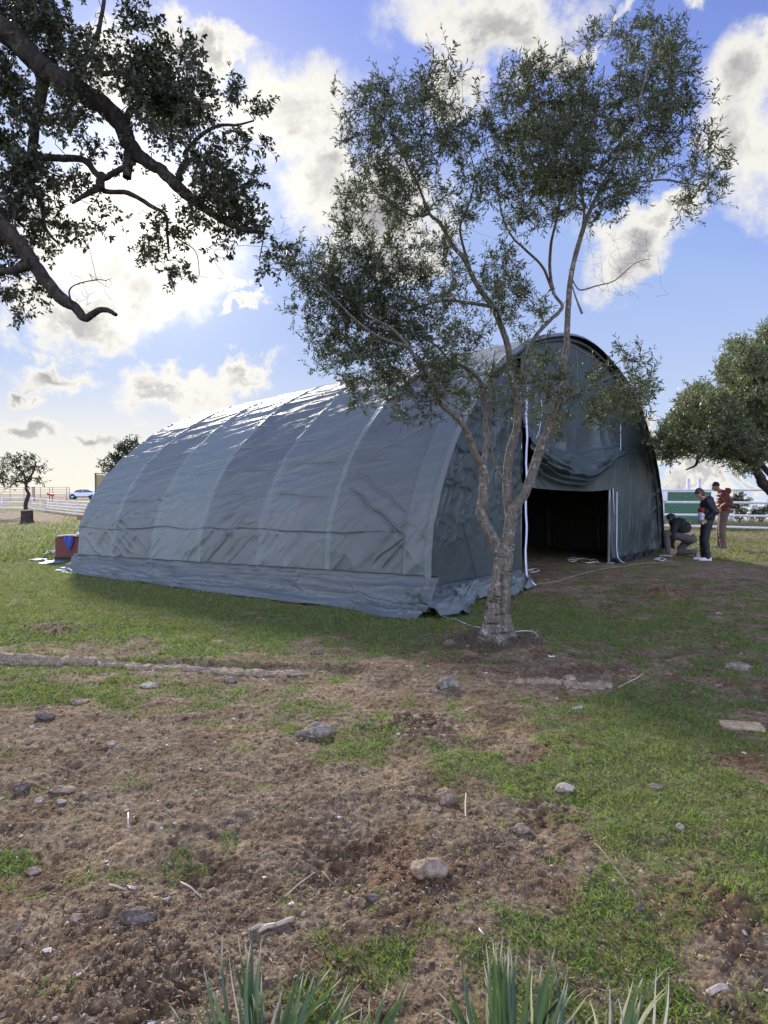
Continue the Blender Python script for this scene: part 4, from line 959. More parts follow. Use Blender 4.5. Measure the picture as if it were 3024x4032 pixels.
cs = .0022+.009*r.random(len(x))**5
tag(lumps('soil_crumbs', x, y, r, cs, CRM, .7, .35), 'loose crumbs and clods of brown earth', 'soil', kind='stuff')
# piles of fresh clods
xs, ys, ss = [], [], []
for (px, py, w, n_, sz) in [(2620,2338,.20,260,.022),(1640,2860,.22,300,.022),(1800,2487,.11,160,.016),(215,2480,.30,260,.020),(2880,3600,.20,200,.009),(560,3560,.22,240,.014),(480,3900,.26,500,.012),(1360,3400,.18,200,.013),(2740,2290,.25,120,.018),(1310,3480,.14,120,.014),(2150,3180,.18,120,.012),(1700,3480,.20,160,.012)]:
    c = G(px, py)
    for _ in range(n_): xs.append(c.x+rng.normal()*w*.6); ys.append(c.y+rng.normal()*w*.5); ss.append(sz*(.2+.7*rng.random()**3))
tag(lumps('molehill_clods', np.array(xs), np.array(ys), rng, np.array(ss), CRM, .8, .2), 'dark heaps of freshly turned earth clods', 'soil', kind='stuff')
GRV = leafmat('pale_gravel', [(.38, .33, .27), (.55, .50, .43), (.30, .25, .20), (.62, .58, .52), (.24, .19, .15)], .9, 0, None, .2)
x, y, r = scatter(1800, 1.7, 9, .74, 1.1, 906); px_, py_ = proj(x, y); k = (r.random(len(x)) < .25+.75*np.exp(-((px_-450)/650)**2-((py_-3100)/420)**2)) & (grassy(x, y) < .6); x, y = x[k], y[k]
tag(lumps('gravel', x, y, r, .004+.011*r.random(len(x))**2.5, GRV, .45, .1), 'scattered pale pebbles and stone chips on the bare earth', 'gravel', kind='stuff')

# straggly dry weeds round the olive foot and beyond the right fence
def weeds(name, x, y, r, hl, wd, mat, label, cat='dry grass'):
    n = len(x); d_ = r.normal(size=(n, 3))*.55; d_[:, 2] = 1
    me = leafmesh(name, np.stack([x, y, zmesh(x, y)-.01], 1), d_, unit(r.normal(size=(n, 3))), hl*(.4+.9*r.random(n)), wd, .1, .5, .15)
    return tag(link(name, me, mat), label, cat, kind='stuff')
r = np.random.default_rng(55); a = r.random(2600)*6.28; q_ = .15+.30*r.random(2600)**1.2
WEED = leafmat('dead_weed', [(.06, .045, .035), (.12, .09, .07), (.17, .14, .10), (.08, .085, .045)], .9, .1, (1, 1, 1), .1)
weeds('dead_weeds', ob_.x-.03+q_*np.cos(a)*1.15, ob_.y-.03+q_*np.sin(a)*.8, r, .09, .004, WEED, 'brown dead weed stems tangled round the foot of the olive tree', 'weeds')
DRY = leafmat('tall_dry_grass', [(.22, .19, .11), (.30, .26, .16), (.16, .17, .08), (.12, .15, .06)], .9, .3, (1.2, 1.1, .8), .1)
x = 7+16*r.random(9000); y = 28+6*r.random(9000); weeds('tall_dry_grass', x, y, r, .42, .02, DRY, 'tall pale dry grass beyond the white rail fence')

# ------------------------------------------------------------------ rocks
def rockmat(name, c1, c2, c3):
    m, h, b, o = material(name); ob = h.n('ShaderNodeTexCoord').outputs['Object']
    n1 = h.noise(ob, 22, 7, .65); n2 = h.noise(ob, 70, 4, .6)
    h.put(b.inputs['Base Color'], h.mix(h.mr(n2, .55, .72), h.ramp(n1, [(.33, c1), (.5, c2), (.66, c3)]), tuple(min(1, v*1.35) for v in c3)))
    b.inputs['Roughness'].default_value = .92; b.inputs['Specular IOR Level'].default_value = .2
    bp = h.n('ShaderNodeBump'); bp.inputs['Strength'].default_value = .8; bp.inputs['Distance'].default_value = .012
    h.put(bp.inputs['Height'], h.m('ADD', n1, h.m('MULTIPLY', n2, .5))); h.put(b.inputs['Normal'], bp.outputs[0]); return m
RK = [rockmat('grey_stone', (.08, .068, .052), (.17, .145, .115), (.29, .26, .21)), rockmat('tan_stone', (.12, .08, .055), (.24, .175, .12), (.36, .28, .21)), rockmat('dark_stone', (.05, .038, .03), (.11, .085, .07), (.19, .155, .13)), rockmat('pale_stone', (.22, .18, .14), (.34, .29, .23), (.46, .41, .34))]
def rock(px, py, w, h_, kind, seed, label, ang=0, depth=.75, point=0.0, sink=.18, cuts=7):
    c = G(px, py+h_*.35); Y = c.y; W = w/2700*Y/2; Hh = h_/2700*Y*.62
    r = np.random.default_rng(seed); bm = bmesh.new(); bmesh.ops.create_icosphere(bm, subdivisions=4, radius=1)
    pln = [(unit(r.normal(size=3)), .62+.25*r.random()) for _ in range(cuts)]
    V = np.array([v.co[:] for v in bm.verts])
    for nn, dd_ in pln:
        e = V@nn-dd_; V = V-np.maximum(e, 0)[:, None]*nn[None]*.9
    nz = (fbm(V[:, 0]*2.3+seed, V[:, 1]*2.3+V[:, 2]*1.7, 4, seed)-.5)*.42+(fbm(V[:, 0]*8, V[:, 1]*8+V[:, 2]*7, 3, seed+5)-.5)*.12
    V = V*(1+nz)[:, None]
    if point: V[:, 2] *= 1-point*.55*sstep(-V[:, 0], -.2, 1.0); V[:, 1] *= 1-point*.6*sstep(-V[:, 0], 0, 1.0)
    V = V*np.array([W, W*depth, Hh*.8])
    for v, q in zip(bm.verts, V): v.co = Vector(q)
    me = bpy.data.meshes.new('rock'); bm.to_mesh(me); bm.free(); me.polygons.foreach_set('use_smooth', np.ones(len(me.polygons), dtype=bool))
    o = link('rock', me, RK[kind]); o.location = (c.x, c.y, float(zmesh(np.array([c.x]), np.array([c.y]))[0])+Hh*(.50-sink*1.5)); o.rotation_euler = (0, R(0), R(ang))
    return tag(o, label, 'rock', 'loose rocks lying on the ground')
rock(1240,2868,168,74,0,1,'long pointed lichen-grey rock alone in the middle of the ground',22,.5,1.0)
rock(1765,2692,95,62,0,2,'angular grey rock between the olive trunk and the pointed rock',10,.7)
rock(2905,2622,100,48,0,3,'smooth low grey boulder at the right edge above the flat clay slab',-8,.7)
rock(1750,3112,80,84,1,4,'upright chunky brown-grey rock left of the green grass patch',15,.8,0,.10)
rock(2224,3088,84,46,3,5,'pale cream rock sitting in the middle of the green grass',-12,.7)
rock(1690,3412,150,92,1,6,'big half-buried brown rock in reddish earth',-10,.8)
rock(540,3640,150,72,2,7,'dark brown weathered block of stone in the churned soil at lower left',0,.6)
rock(176,2812,84,36,2,8,'small dark brown rock by the grass on the left side',0,.7)
rock(585,2697,66,26,3,9,'flat pale stone just below the stone edging',0,.8)
rock(905,2674,50,36,0,10,'small square grey stone against the stone edging',0,.8)
rock(315,2752,86,24,1,11,'thin flat tan stone under the stone edging on the left',0,.7)
rock(84,3104,74,48,2,12,'rounded dull brown stone near the left edge',25,.7)
rock(250,3110,102,28,1,13,'long tan stone slab among pale pebbles on the left',8,.5)
rock(154,3152,40,24,3,14,'small cream pebble left of the long tan slab',0,.8)
rock(240,3158,40,16,3,15,'flat cream pebble right under the long tan slab',0,.7)
rock(438,2932,44,26,3,16,'lone round whitish stone on the upper brown earth',0,.8)
rock(2052,3242,88,40,1,17,'broken yellowish stone low in the grass right of the upright rock',18,.6)
rock(2680,3262,36,26,3,18,'small pinkish pale stone in the right-hand grass',0,.8)
rock(1770,2526,52,34,1,19,'small brown rock left of the olive foot',0,.8)
rock(1842,2540,22,14,3,20,'tiny white stone beside the small brown rock at the olive foot',0,.8)
rock(1248,2563,52,20,2,21,'flat dark stone in the lawn in front of the tent skirt',0,.7)
rock(132,3412,64,30,1,22,'buff stone with a chipped top beside the grass tuft at the left edge',0,.7)
rock(2240,2678,52,38,1,23,'stubby stone standing up on the right stretch of edging',0,.6,0,.05)
rock(2580,3084,50,30,1,24,'pinkish stone half hidden in leafy grass on the right',0,.8)
rock(300,3632,70,36,1,25,'tan stone left of the dark stone block',0,.8)
rock(1710,2716,36,20,0,26,'little flat stone touching the angular grey rock',0,.8)
rock(1720,3180,44,26,1,27,'small stone fallen at the foot of the upright chunky rock',0,.8)
rock(2518,3575,52,34,2,28,'mossy dark stone at the end of the bent twig',0,.8)
rock(1465,3520,60,30,2,29,'lumpy earth-brown stone left of the big half-buried rock',0,.8)
rock(2830,2418,24,12,3,30,'pale speck of stone far out in the grass by the people',0,.8)

# stone edging, two stretches
def edging(pts, name, label, wd=.085, ht=.035, seed=1):
    n = 160; pts = [G(*p) for p in pts]; us = np.linspace(0, len(pts)-1, n)
    cx = np.interp(us, range(len(pts)), [p.x for p in pts]); cy = np.interp(us, range(len(pts)), [p.y for p in pts])
    kk = 22; V = np.zeros((n, kk, 3)); end = np.minimum(sstep(us, 0, .3), sstep(len(pts)-1-us, 0, .5))
    for j in range(kk):
        v = j/(kk-1)*2-1; w_ = wd*(.25+1.3*fbm(us*4.5, us*0, 4, seed, .65))*(.3+.7*end)
        x_ = cx+.0*us; y_ = cy+v*w_+(vn(us*9, us*0+j*.3, seed+2)-.5)*.03
        h_ = ht*(1-abs(v)**4)*end*(.5+fbm(us*7+j*.25, us*0+j*.4, 3, seed+3))-(.02 if abs(v) > .95 else 0)
        V[:, j] = np.stack([x_, y_, zmesh(x_, y_)+h_-.004], 1)
    me = rawmesh(name, V.reshape(-1, 3), gridfaces(n, kk)); return tag(link(name, me, RK[1]), label, 'stone edging')
EDG = rockmat('pale_trodden_stone', (.15, .105, .07), (.24, .18, .125), (.35, .28, .21)); RK[1], _k = EDG, RK[1]
edging([(-500,2570),(-200,2592),(0,2606),(200,2614),(330,2614),(450,2626),(640,2632),(850,2648),(1000,2652),(1250,2664)], 'stone_edging', 'long pale stone edging half sunk between lawn and bare earth on the left', .080, .028, 3)
edging([(1990,2684),(2080,2690),(2200,2700),(2330,2708),(2440,2706)], 'stone_edging', 'short broken stretch of sunken edging right of the olive tree', .06, .03, 9)
RK[1] = _k

# flat clay slab, litter
sl = G(2920, 2872); mb = MB(); mb.box((0, 0, .020), (.245, .12, .040), bev=.005)
for i in range(3): mb.box((-.07+.07*i, 0, .0415), (.04, .09, .004), bev=.0015)
o = mb.build('clay_slab', rockmat('sandy_brick', (.22, .16, .10), (.31, .235, .15), (.42, .34, .24))); o.location = sl-Vector((0, 0, .004)); o.rotation_euler = (R(2), 0, R(-12)); tag(o, 'flat sand-coloured brick slab lying in the grass on the right', 'brick')
def scrap(name, px, py, w, label, cat, mat, seed, tall=.4):
    c = G(px, py); r = np.random.default_rng(seed); u, v = np.meshgrid(np.linspace(-1, 1, 14), np.linspace(-1, 1, 14), indexing='ij'); u = u.ravel(); v = v.ravel()
    hgt = w*tall*(fbm(u*1.7+seed, v*1.7, 3, seed)); m_ = (1-.35*vn(u*2, v*2, seed+2))
    me = rawmesh(name, np.stack([u*w*m_, v*w*.7*m_, hgt+.004], 1), gridfaces(14, 14)); o = link(name, me, mat); o.location = (c.x, c.y, float(zmesh(np.array([c.x]), np.array([c.y]))[0])); o.rotation_euler = (0, 0, r.random()*6)
    return tag(o, label, cat)
PAP = simple('white_plastic', (.50, .51, .52), .5, var=.05)
scrap('paper_scrap', 2172, 2592, .030, 'crumpled white paper scrap on the dark earth right of the olive', 'litter', PAP, 1, .9)
scrap('paper_scrap', 2302, 2478, .012, 'tiny white fleck of paper in the green grass beyond the olive', 'litter', PAP, 2, .9)
mb = MB(); V = []; Fs = []
for i in range(7):
    a = R(-35+i*3); x0_ = i*.011; mb.tube([(x0_, 0, .006), (x0_+.012, .018, .018+.002*i)], [.0035, .0015], 5)
mb.tube([(-.02, -.004, .004), (.075, .0, .006)], .0025, 5)
o = mb.build('feather', PAP); c = G(2262, 2800); o.location = (c.x-.02, c.y, c.z+.004); tag(o, 'small white feather lying in the grass below the right edging', 'feather')
# sticks
STK = simple('pale_dead_wood', (.42, .34, .26), .85, var=.25, scale=30); STD = simple('dark_dead_wood', (.16, .12, .09), .9, var=.3, scale=30)
def stick(pts, r0, r1, mat, label, up=0.0, side=None):
    w = [G(*p) for p in pts]; n = len(w); c = w[0].copy(); mb = MB()
    q = [p-c+Vector((0, 0, r0+.006+up*(i/(n-1))+.004*math.sin(i*2.3))) for i, p in enumerate(w)]
    mb.tube(q, [r0+(r1-r0)*i/(n-1) for i in range(n)], 7, rnoise=.12)
    if side: 
        s0 = q[side[0]]; e0 = G(*side[1])-c+Vector((0, 0, .02)); mb.tube([s0, (s0+e0)/2+Vector((0, 0, .008)), e0], [r1*1.1, r1*.8, r1*.5], 6)
    o = mb.build('stick', mat); o.location = c; return tag(o, label, 'stick', 'fallen sticks')
stick([(980,3676),(1020,3664),(1080,3654),(1130,3640),(1155,3634)], .006, .010, STK, 'thick pale grey stick behind the left palm clump', .0, (2, (1020,3690)))
stick([(2436,2712),(2470,2700),(2505,2685),(2534,2672)], .006, .004, STK, 'straight tan cane at the end of the right edging', .03)
stick([(2342,3330),(2380,3370),(2410,3410),(2440,3450),(2470,3490),(2500,3530),(2516,3556)], .004, .007, STD, 'long bent dark twig crossing the grass on the right')
stick([(505,3268),(505,3235)], .004, .003, PAP, 'short white stalk standing in the soil on the left', .03)
stick([(548,3266),(580,3266),(604,3268)], .004, .003, STK, 'short pale stalk lying right of the standing white stalk')
stick([(1220,3130),(1228,3155),(1236,3182)], .0035, .003, PAP, 'thin white stalk lying under the pointed rock')
stick([(1835,3130),(1832,3180),(1834,3225),(1820,3262),(1812,3290)], .003, .004, STK, 'curved pale twig right of the upright chunky rock', .0)
stick([(712,3484),(750,3506),(796,3540)], .004, .003, STK, 'thin tan twig in the churned soil in front of the dark stone')
stick([(430,3496),(460,3504),(500,3512)], .005, .004, STK, 'stubby grey-tan twig above the dark stone block')
stick([(1880,2810),(1905,2814),(1930,2816)], .005, .003, STD, 'short black twig on bare earth below the olive')
stick([(1270,3440),(1300,3480),(1340,3500)], .003, .002, STD, 'fine dark twig by the left soil hollow')
stick([(1120,3540),(1180,3490),(1240,3440)], .0035, .002, STK, 'long thin pale twig slanting across the soil right of centre')
stick([(1885,3672),(1905,3700)], .006, .005, PAP, 'stub of white stick left of the middle palm clump')
stick([(2790,3930),(2830,3910),(2860,3902)], .010, .009, STK, 'thick tan stub of wood on the earth at lower right')
stick([(100,3840),(60,3900),(20,3960)], .004, .003, STD, 'dark forked twig in the lower left corner', 0, (1, (100,3930)))

# ------------------------------------------------------------------ dwarf palms at the photographer's feet
PALM = None
m, h, b, o = material('palm_blade'); gi = h.n('ShaderNodeNewGeometry').outputs['Random Per Island']; at = h.n('ShaderNodeAttribute', attribute_name='along'); sp = h.n('ShaderNodeSeparateColor'); h.put(sp.inputs[0], at.outputs['Color'])
ob = h.n('ShaderNodeTexCoord').outputs['Object']
c = h.ramp(gi, [(0, (.026, .050, .022)), (.5, (.045, .085, .036)), (.8, (.075, .115, .04)), (1, (.035, .065, .03))])
tipm = h.m('MULTIPLY', h.mr(sp.outputs[0], .78, .96), h.mr(h.noise(ob, 14, 3), .36, .52))
c = h.mix(tipm, c, (.40, .34, .27)); c = h.mix(sp.outputs[1], c, (.45, .40, .30))
h.put(b.inputs['Base Color'], c); b.inputs['Roughness'].default_value = .45; b.inputs['Specular IOR Level'].default_value = .45
tr = h.n('ShaderNodeBsdfTranslucent'); h.put(tr.inputs[0], h.mix(1.0, c, (1.2, 1.4, .7), 'MULTIPLY')); mx = h.n('ShaderNodeMixShader'); mx.inputs[0].default_value = .2
m.node_tree.links.new(b.outputs[0], mx.inputs[1]); m.node_tree.links.new(tr.outputs[0], mx.inputs[2]); m.node_tree.links.new(mx.outputs[0], o.inputs[0]); PALM = m
def palm(name, label, fans):
    b0 = G(fans[0][0][0], 4300); b0 = Vector((fans[0][0][0]/2700*1.62-CX/2700*1.62, 1.60, 0)); b0.z = gzf(b0.x, b0.y)
    root = empty(name, b0, 0, label, 'palm', 'dwarf fan palms at the bottom edge')
    rp = random.Random(hash(label) % 9999 if False else len(label))
    for (rx, ry, ry_), tips in fans:
        hub = P(rx, ry, ry_); hub.z = max(hub.z, b0.z+.03)
        mb = MB(); mb.tube([b0-Vector((0, 0, .02)), (b0+hub)/2+Vector((rp.uniform(-.02, .02), .0, .0)), hub], [.008, .006, .005], 6)
        V = []; Fs = []; al = []
        tips = tips+[(a_[0]+rp.uniform(-70, 70), a_[1]+rp.uniform(10, 190)) for a_ in tips for _ in range(1)]
        for ti, tp in enumerate(tips):
            px, py = tp[:2]; pale = tp[2] if len(tp) > 2 else (1 if rp.random() < .13 else 0)
            tip = P(px, py, ry_+.10+rp.uniform(-.09, .14)); st_ = hub+Vector(((tip.x-hub.x)*.12, rp.uniform(-.02, .03), 0)); L = (tip-st_); wd_ = (.0052+.0024*rp.random())*(.6 if pale else 1)
            sdv = L.cross(Vector((0, 1, .15))).normalized(); nrm = sdv.cross(L.normalized()); bend = rp.uniform(-.05, .065)
            n_ = 11; b_ = len(V)
            for i in range(n_):
                t = i/(n_-1); c_ = st_+L*t+nrm*bend*math.sin(t*math.pi)+sdv*.01*math.sin(t*5+ti)*t
                w_ = wd_*(min(1, .6+t*2.0))*(1-max(0, (t-.5)/.5)**1.4*.93); tw = .5*math.sin(ti*1.7)
                sv = (sdv*math.cos(tw)+nrm*math.sin(tw)); nv = (nrm*math.cos(tw)-sdv*math.sin(tw))
                V += [c_-sv*w_, c_+nv*w_*.45, c_+sv*w_]; al += [(t, pale, 0)]*3
            for i in range(n_-1):
                a_ = b_+i*3; Fs += [(a_, a_+1, a_+4, a_+3), (a_+1, a_+2, a_+5, a_+4)]
        k0 = len(mb.v); mb.add(V, Fs)
        o = mb.build('fan_leaf', PALM, root, loc=None); o.data.transform(Matrix.Translation(-b0))
        addcol(o.data, 'along', np.array([(0, 0, 0)]*k0+al, float))
def more_tips(t, seed, n, lo, hi):
    r = random.Random(seed); out_ = list(t)
    for _ in range(n):
        a = r.choice(t); out_.append((a[0]+r.uniform(-45, 45), a[1]+r.uniform(lo, hi)))
    return out_
palm('dwarf_palm', 'left clump of spiky green fan palm leaves at the bottom edge',
  [((1010,4420,1.60), [(740,3960),(790,3900),(805,3790),(830,3830),(882,3680),(928,3678),(948,3690),(978,3640),(1005,3790),(960,3860),(1040,3830)]),
   ((1040,4380,1.66), [(1100,3880),(1195,3745),(1205,3830),(1240,3810),(1262,3800),(1300,3800),(1180,3920),(1330,3800)]),
   ((1120,4400,1.70), [(1330,3870),(1372,3860),(1400,3900),(1440,3870),(1290,3920),(1250,3960)]),
   ((900,4420,1.58), [(658,3966),(712,3930),(700,4000),(640,4040),(770,3990),(620,4060)]),
   ((1430,4400,1.62), [(1515,3855),(1602,3870),(1590,3900),(1470,3930),(1430,3960),(1560,3930)])])
palm('dwarf_palm', 'tall middle clump of fan palm blades with frayed brown tips at the bottom edge',
  [((1990,4400,1.60), [(1898,3716),(1934,3700),(1950,3706),(1958,3720),(1985,3690),(2000,3700),(1972,3730),(2030,3690),(2092,3755),(1920,3780),(2012,3750)]),
   ((1960,4420,1.64), [(1800,3790),(1718,3838),(1735,3900),(1700,3960),(1840,3960),(1915,3880,1)]),
   ((2080,4420,1.68), [(2160,3722),(2180,3735),(2210,3745),(2250,3810),(2140,3800),(2230,3860),(2190,3800),(2300,3880),(2320,3920,1),(2280,3900)])])
palm('dwarf_palm', 'right clump of fan palm blades with one bleached dead blade at the bottom edge',
  [((2440,4400,1.62), [(2460,3860),(2490,3850),(2530,3820),(2558,3810),(2592,3802),(2618,3806),(2500,3900),(2425,3930),(2640,3840,1),(2650,3900,1)]),
   ((2390,4420,1.66), [(2382,3866,1),(2350,3980),(2330,3930),(2420,3980),(2300,3990)])])
# ------------------------------------------------------------------ white rail fences
RAIL = simple('white_fence_paint', (.66, .68, .70), .5, var=.08)
RUST = simple('rusty_corral_pipe', (.33, .20, .16), .7, .2, var=.2)
def fence(name, label, posts, rails, prad, rrad, mat, cat='fence'):
    """posts: (world xy, height); rails: heights as share of the post, one part each"""
    o0 = Vector((posts[0][0], posts[0][1], gzf(posts[0][0], posts[0][1]))); root = empty(name, o0, 0, label, cat)
    tops = []
    for (x_, y_, h_, show) in posts:
        b_ = Vector((x_, y_, gzf(x_, y_))); tops.append((b_, h_))
        if show:
            mb = MB(); mb.tube([b_-Vector((0, 0, .1)), b_+Vector((0, 0, h_+.03))], prad, 8); o = mb.build('post', mat, root, loc=o0); o.location = (0, 0, 0)
    for k in rails:
        mb = MB(); mb.tube([b_+Vector((0, -prad*.6, h_*k)) for b_, h_ in tops], rrad, 8); o = mb.build('rail', mat, root, loc=o0); o.location = (0, 0, 0)
    return root
def pz(px, Y): return (ray(px, 1945).x*Y)
q = []
for px, Y, s_ in [(2350, 26.2, 1), (2475, 25.6, 1), (2611, 25.0, 1), (2838, 24.0, 1), (3120, 22.7, 1), (3500, 21.2, 1), (3900, 19.8, 1)]:
    q.append((pz(px, Y), Y, 1.64, s_))
ff = fence('rail_fence', 'white four-rail pipe fence behind the three people on the right', q, (1.0, .735, .46, .215), .045, .042, RAIL)
bx = MB(); bx.box((pz(2614, 24.9), 24.9, 1.42+gzf(pz(2614, 24.9), 24.9)), (.22, .12, .36), bev=.02); o0 = ff.location
bb = bx.build('meter_box', WHITE, ff, loc=o0); bb.location = (0, 0, 0)
fence('rail_fence', 'low white fence with five rails running behind the far left end of the tent',
      [(pz(187, 58.7), 58.7, .98, 1), (pz(225, 54.5), 54.5, .97, 1), (pz(265, 51.0), 51.0, .96, 1), (pz(308, 48.0), 48.0, .95, 1), (pz(355, 45), 45, .95, 1), (pz(425, 41), 41, .95, 1), (pz(500, 38), 38, .95, 1)], (1.0, .77, .54, .32, .10), .055, .04, RAIL)
fence('rail_fence', 'white three-rail fence across the arena edge behind the crooked tree',
      [(pz(-260, 66), 66, 1.15, 1), (pz(-120, 66), 66, 1.15, 1), (pz(8, 66), 66, 1.15, 1), (pz(127, 66), 66, 1.15, 1)], (1.0, .62, .16), .06, .045, RAIL)
fence('rail_gate', 'short white gate panel joining the two left-hand fences',
      [(pz(127, 65), 65, 1.1, 1), (pz(158, 62), 62, 1.05, 1), (pz(187, 59.2), 59.2, 1.0, 1)], (1.0, .55, .08), .045, .045, RAIL, 'gate')
CY0 = 96
q = [(pz(x_, CY0), CY0, 1.75, 1) for x_ in (-80, -20, 40, 95, 160, 196, 208, 262, 274)]
fence('corral_panel', 'tall brownish pipe corral panels on the far horizon left of the white car', q, (1.0, .84, .70, .56, .40, .22), .04, .03, RUST)
fence('cable_fence', 'thin single-rail fence on the horizon behind the white car', [(pz(276, 110), 110, .85, 1), (pz(330, 110), 110, .85, 1), (pz(400, 110), 110, .85, 1)], (1.0,), .03, .03, RUST)
# concrete post by the corral
Y = 92; b_ = Vector((pz(132, Y), Y, gzf(pz(132, Y), Y))); mb = MB(); mb.box((0, 0, .85), (.30, .30, 1.9), bev=.03); mb.box((0, 0, 1.83), (.36, .36, .07), bev=.02)
o = mb.build('gate_pillar', RK[3]); o.location = b_; tag(o, 'pale square gate pillar standing behind the crooked tree', 'pillar')
# red trough on legs
Y = 88; b_ = Vector((pz(200, Y), Y, gzf(pz(200, Y), Y))); rt = empty('feed_trough', b_, 0, 'red feeding trough on two legs in front of the corral panels', 'trough')
RED = simple('faded_red_paint', (.36, .07, .06), .6, var=.2)
mb = MB(); mb.box((0, 0, .95), (.80, .35, .30), Matrix.Rotation(R(8), 3, 'Y'), .06); mb.box((-.36, 0, 1.12), (.14, .35, .16), bev=.03); mb.build('trough', RED, rt)
for s_ in (-.17, .17): mb = MB(); mb.tube([(s_, 0, 0), (s_, 0, .9)], .035, 6); mb.build('leg', RED, rt)
# dark clay block near the fence foot
c = G(318, 2046); mb = MB(); mb.box((0, 0, .14), (.36, .3, .28), bev=.03); o = mb.build('clay_block', simple('orange_clay', (.28, .11, .06), .9)); o.location = c; o.rotation_euler = (0, 0, .3); tag(o, 'rust coloured clay block in the grass before the five-rail fence', 'block')

# ------------------------------------------------------------------ white car
Y = 104; cx = pz(327, Y); cb = Vector((cx, Y, gzf(cx, Y)))
car = empty('parked_car', cb, R(14), 'white hatchback car parked on the rise beside the tall board wall', 'car')
CARP = simple('white_car_paint', (.62, .68, .76), .25, var=.02, bump=0); GLS = simple('dark_car_glass', (.03, .04, .05), .08, var=.0, bump=0); TYR = simple('tyre_rubber', (.02, .02, .02), .8); TRM = simple('black_trim', (.03, .03, .035), .6)
prof = [(-2.15, .38), (-2.18, .75), (-2.05, .95), (-1.25, 1.05), (-.75, 1.42), (-.2, 1.54), (.9, 1.52), (1.55, 1.30), (1.98, 1.02), (2.15, .95), (2.18, .45), (2.05, .30), (-2.0, .28)]
def extr(prof_, ys, bev=.0):
    V = []; n = len(prof_)
    for y_, s_, zt in ys:
        for (x_, z_) in prof_: V.append((x_*s_, y_*(1-.16*max(0, (z_-.95)/.6)), z_*zt))
    Fs = [tuple(range(n))[::-1], tuple(range((len(ys)-1)*n, len(ys)*n))]
    for k in range(len(ys)-1):
        for i in range(n): Fs.append((k*n+i, k*n+(i+1) % n, (k+1)*n+(i+1) % n, (k+1)*n+i))
    return V, Fs
mb = MB(); mb.add(*extr(prof, [(-.90, .97, .985), (-.84, 1, 1), (.84, 1, 1), (.90, .97, .985)])); mb.build('body', CARP, car, smooth=False)
for s_ in (-1, 1):
    mb = MB(); mb.add([(-1.12, s_*.915, 1.06), (-.70, s_*.86, 1.38), (-.15, s_*.85, 1.46), (.05, s_*.85, 1.46), (.05, s_*.915, 1.03)], [(0, 1, 2, 3, 4) if s_ < 0 else (4, 3, 2, 1, 0)]); mb.add([(.12, s_*.915, 1.03), (.12, s_*.85, 1.46), (.9, s_*.86, 1.43), (1.5, s_*.885, 1.22), (1.45, s_*.915, 1.05)], [(0, 1, 2, 3, 4) if s_ < 0 else (4, 3, 2, 1, 0)])
    mb.build('side_window', GLS, car, smooth=False)
    mb = MB(); mb.box((0, s_*.905, .36), (2.6, .03, .16), bev=.01); mb.build('sill_trim', TRM, car)
    for xw in (-1.32, 1.30):
        mb = MB(); mb.tube([(xw, s_*.70, .33), (xw, s_*.93, .33)], .33, 20); w_ = mb.build('wheel', TYR, car)
        mb = MB(); mb.tube([(xw, s_*.90, .33), (xw, s_*.945, .33)], .20, 16); rm = mb.build('rim', STEEL, w_)
        mb = MB(); mb.tube([(xw, s_*.86, .40), (xw, s_*.915, .40)], .40, 20); mb.build('wheel_arch', TRM, car)
mb = MB(); mb.add([(2.0, -.72, 1.03), (2.0, .72, 1.03), (1.60, .66, 1.31), (1.60, -.66, 1.31)], [(0, 1, 2, 3)]); mb.build('rear_window', GLS, car)
mb = MB(); mb.add([(-1.29, -.72, 1.06), (-1.29, .72, 1.06), (-.80, .66, 1.41), (-.80, -.66, 1.41)], [(3, 2, 1, 0)]); mb.build('windscreen', GLS, car)
Y = 100; cx = pz(384, Y); car2 = empty('parked_trailer', (cx, Y, gzf(cx, Y)), R(8), 'low flat trailer with dark wheels parked against the white car', 'trailer')
mb = MB(); mb.box((0, 0, .62), (3.2, 1.6, .14), bev=.03); mb.box((0, 0, .85), (2.6, 1.5, .3), bev=.04); mb.build('bed', CARP, car2)
for xw in (-.6, .9): mb = MB(); mb.tube([(xw, -.85, .34), (xw, -.6, .34)], .34, 16); mb.build('wheel', TYR, car2)

# board wall / yellow shed behind the tent end
Y = 88; x0_, x1_ = pz(376, Y), pz(560, Y); zb = gzf(x0_, Y)
sh = empty('board_shed', (x0_, Y, zb), 0, 'tall yellow corrugated shed wall with dark frame behind the white car', 'shed')
YEL = simple('yellow_sheet', (.34, .28, .13), .6, var=.12); DK = simple('dark_frame', (.07, .045, .04), .7)
mb = MB(); nr = 60; W_ = x1_-x0_
V = []; Fs = []
for i in range(nr+1):
    xx = .1+(W_-.1)*i/nr; yy = .04*((i % 2)*2-1); V += [(xx, yy, 0), (xx, yy, 3.5-.3*i/nr)]
for i in range(nr): Fs.append((2*i, 2*i+2, 2*i+3, 2*i+1))
mb.add(V, Fs); mb.build('wall', YEL, sh, smooth=False)
mb = MB(); mb.box((W_/2, 2.2, 1.6), (W_-.3, 4.2, 3.1)); mb.build('shed_body', YEL, sh)
mb = MB(); mb.box((.05, 0, 1.80), (.16, .2, 3.75), bev=.02); mb.build('corner_post', DK, sh)
mb = MB(); mb.box((W_/2, -.05, 3.52), (W_+.1, .16, .12), Matrix.Rotation(R(2.6), 3, 'Y'), .02); mb.build('roof_edge', DK, sh)
mb = MB(); mb.box((2.6, -.1, 1.1), (1.5, .06, 1.2), bev=.02); w_ = mb.build('window', GLS, sh)
mb = MB(); mb.box((2.6, -.14, 1.75), (1.7, .05, .10)); mb.build('frame', RK[3], w_)

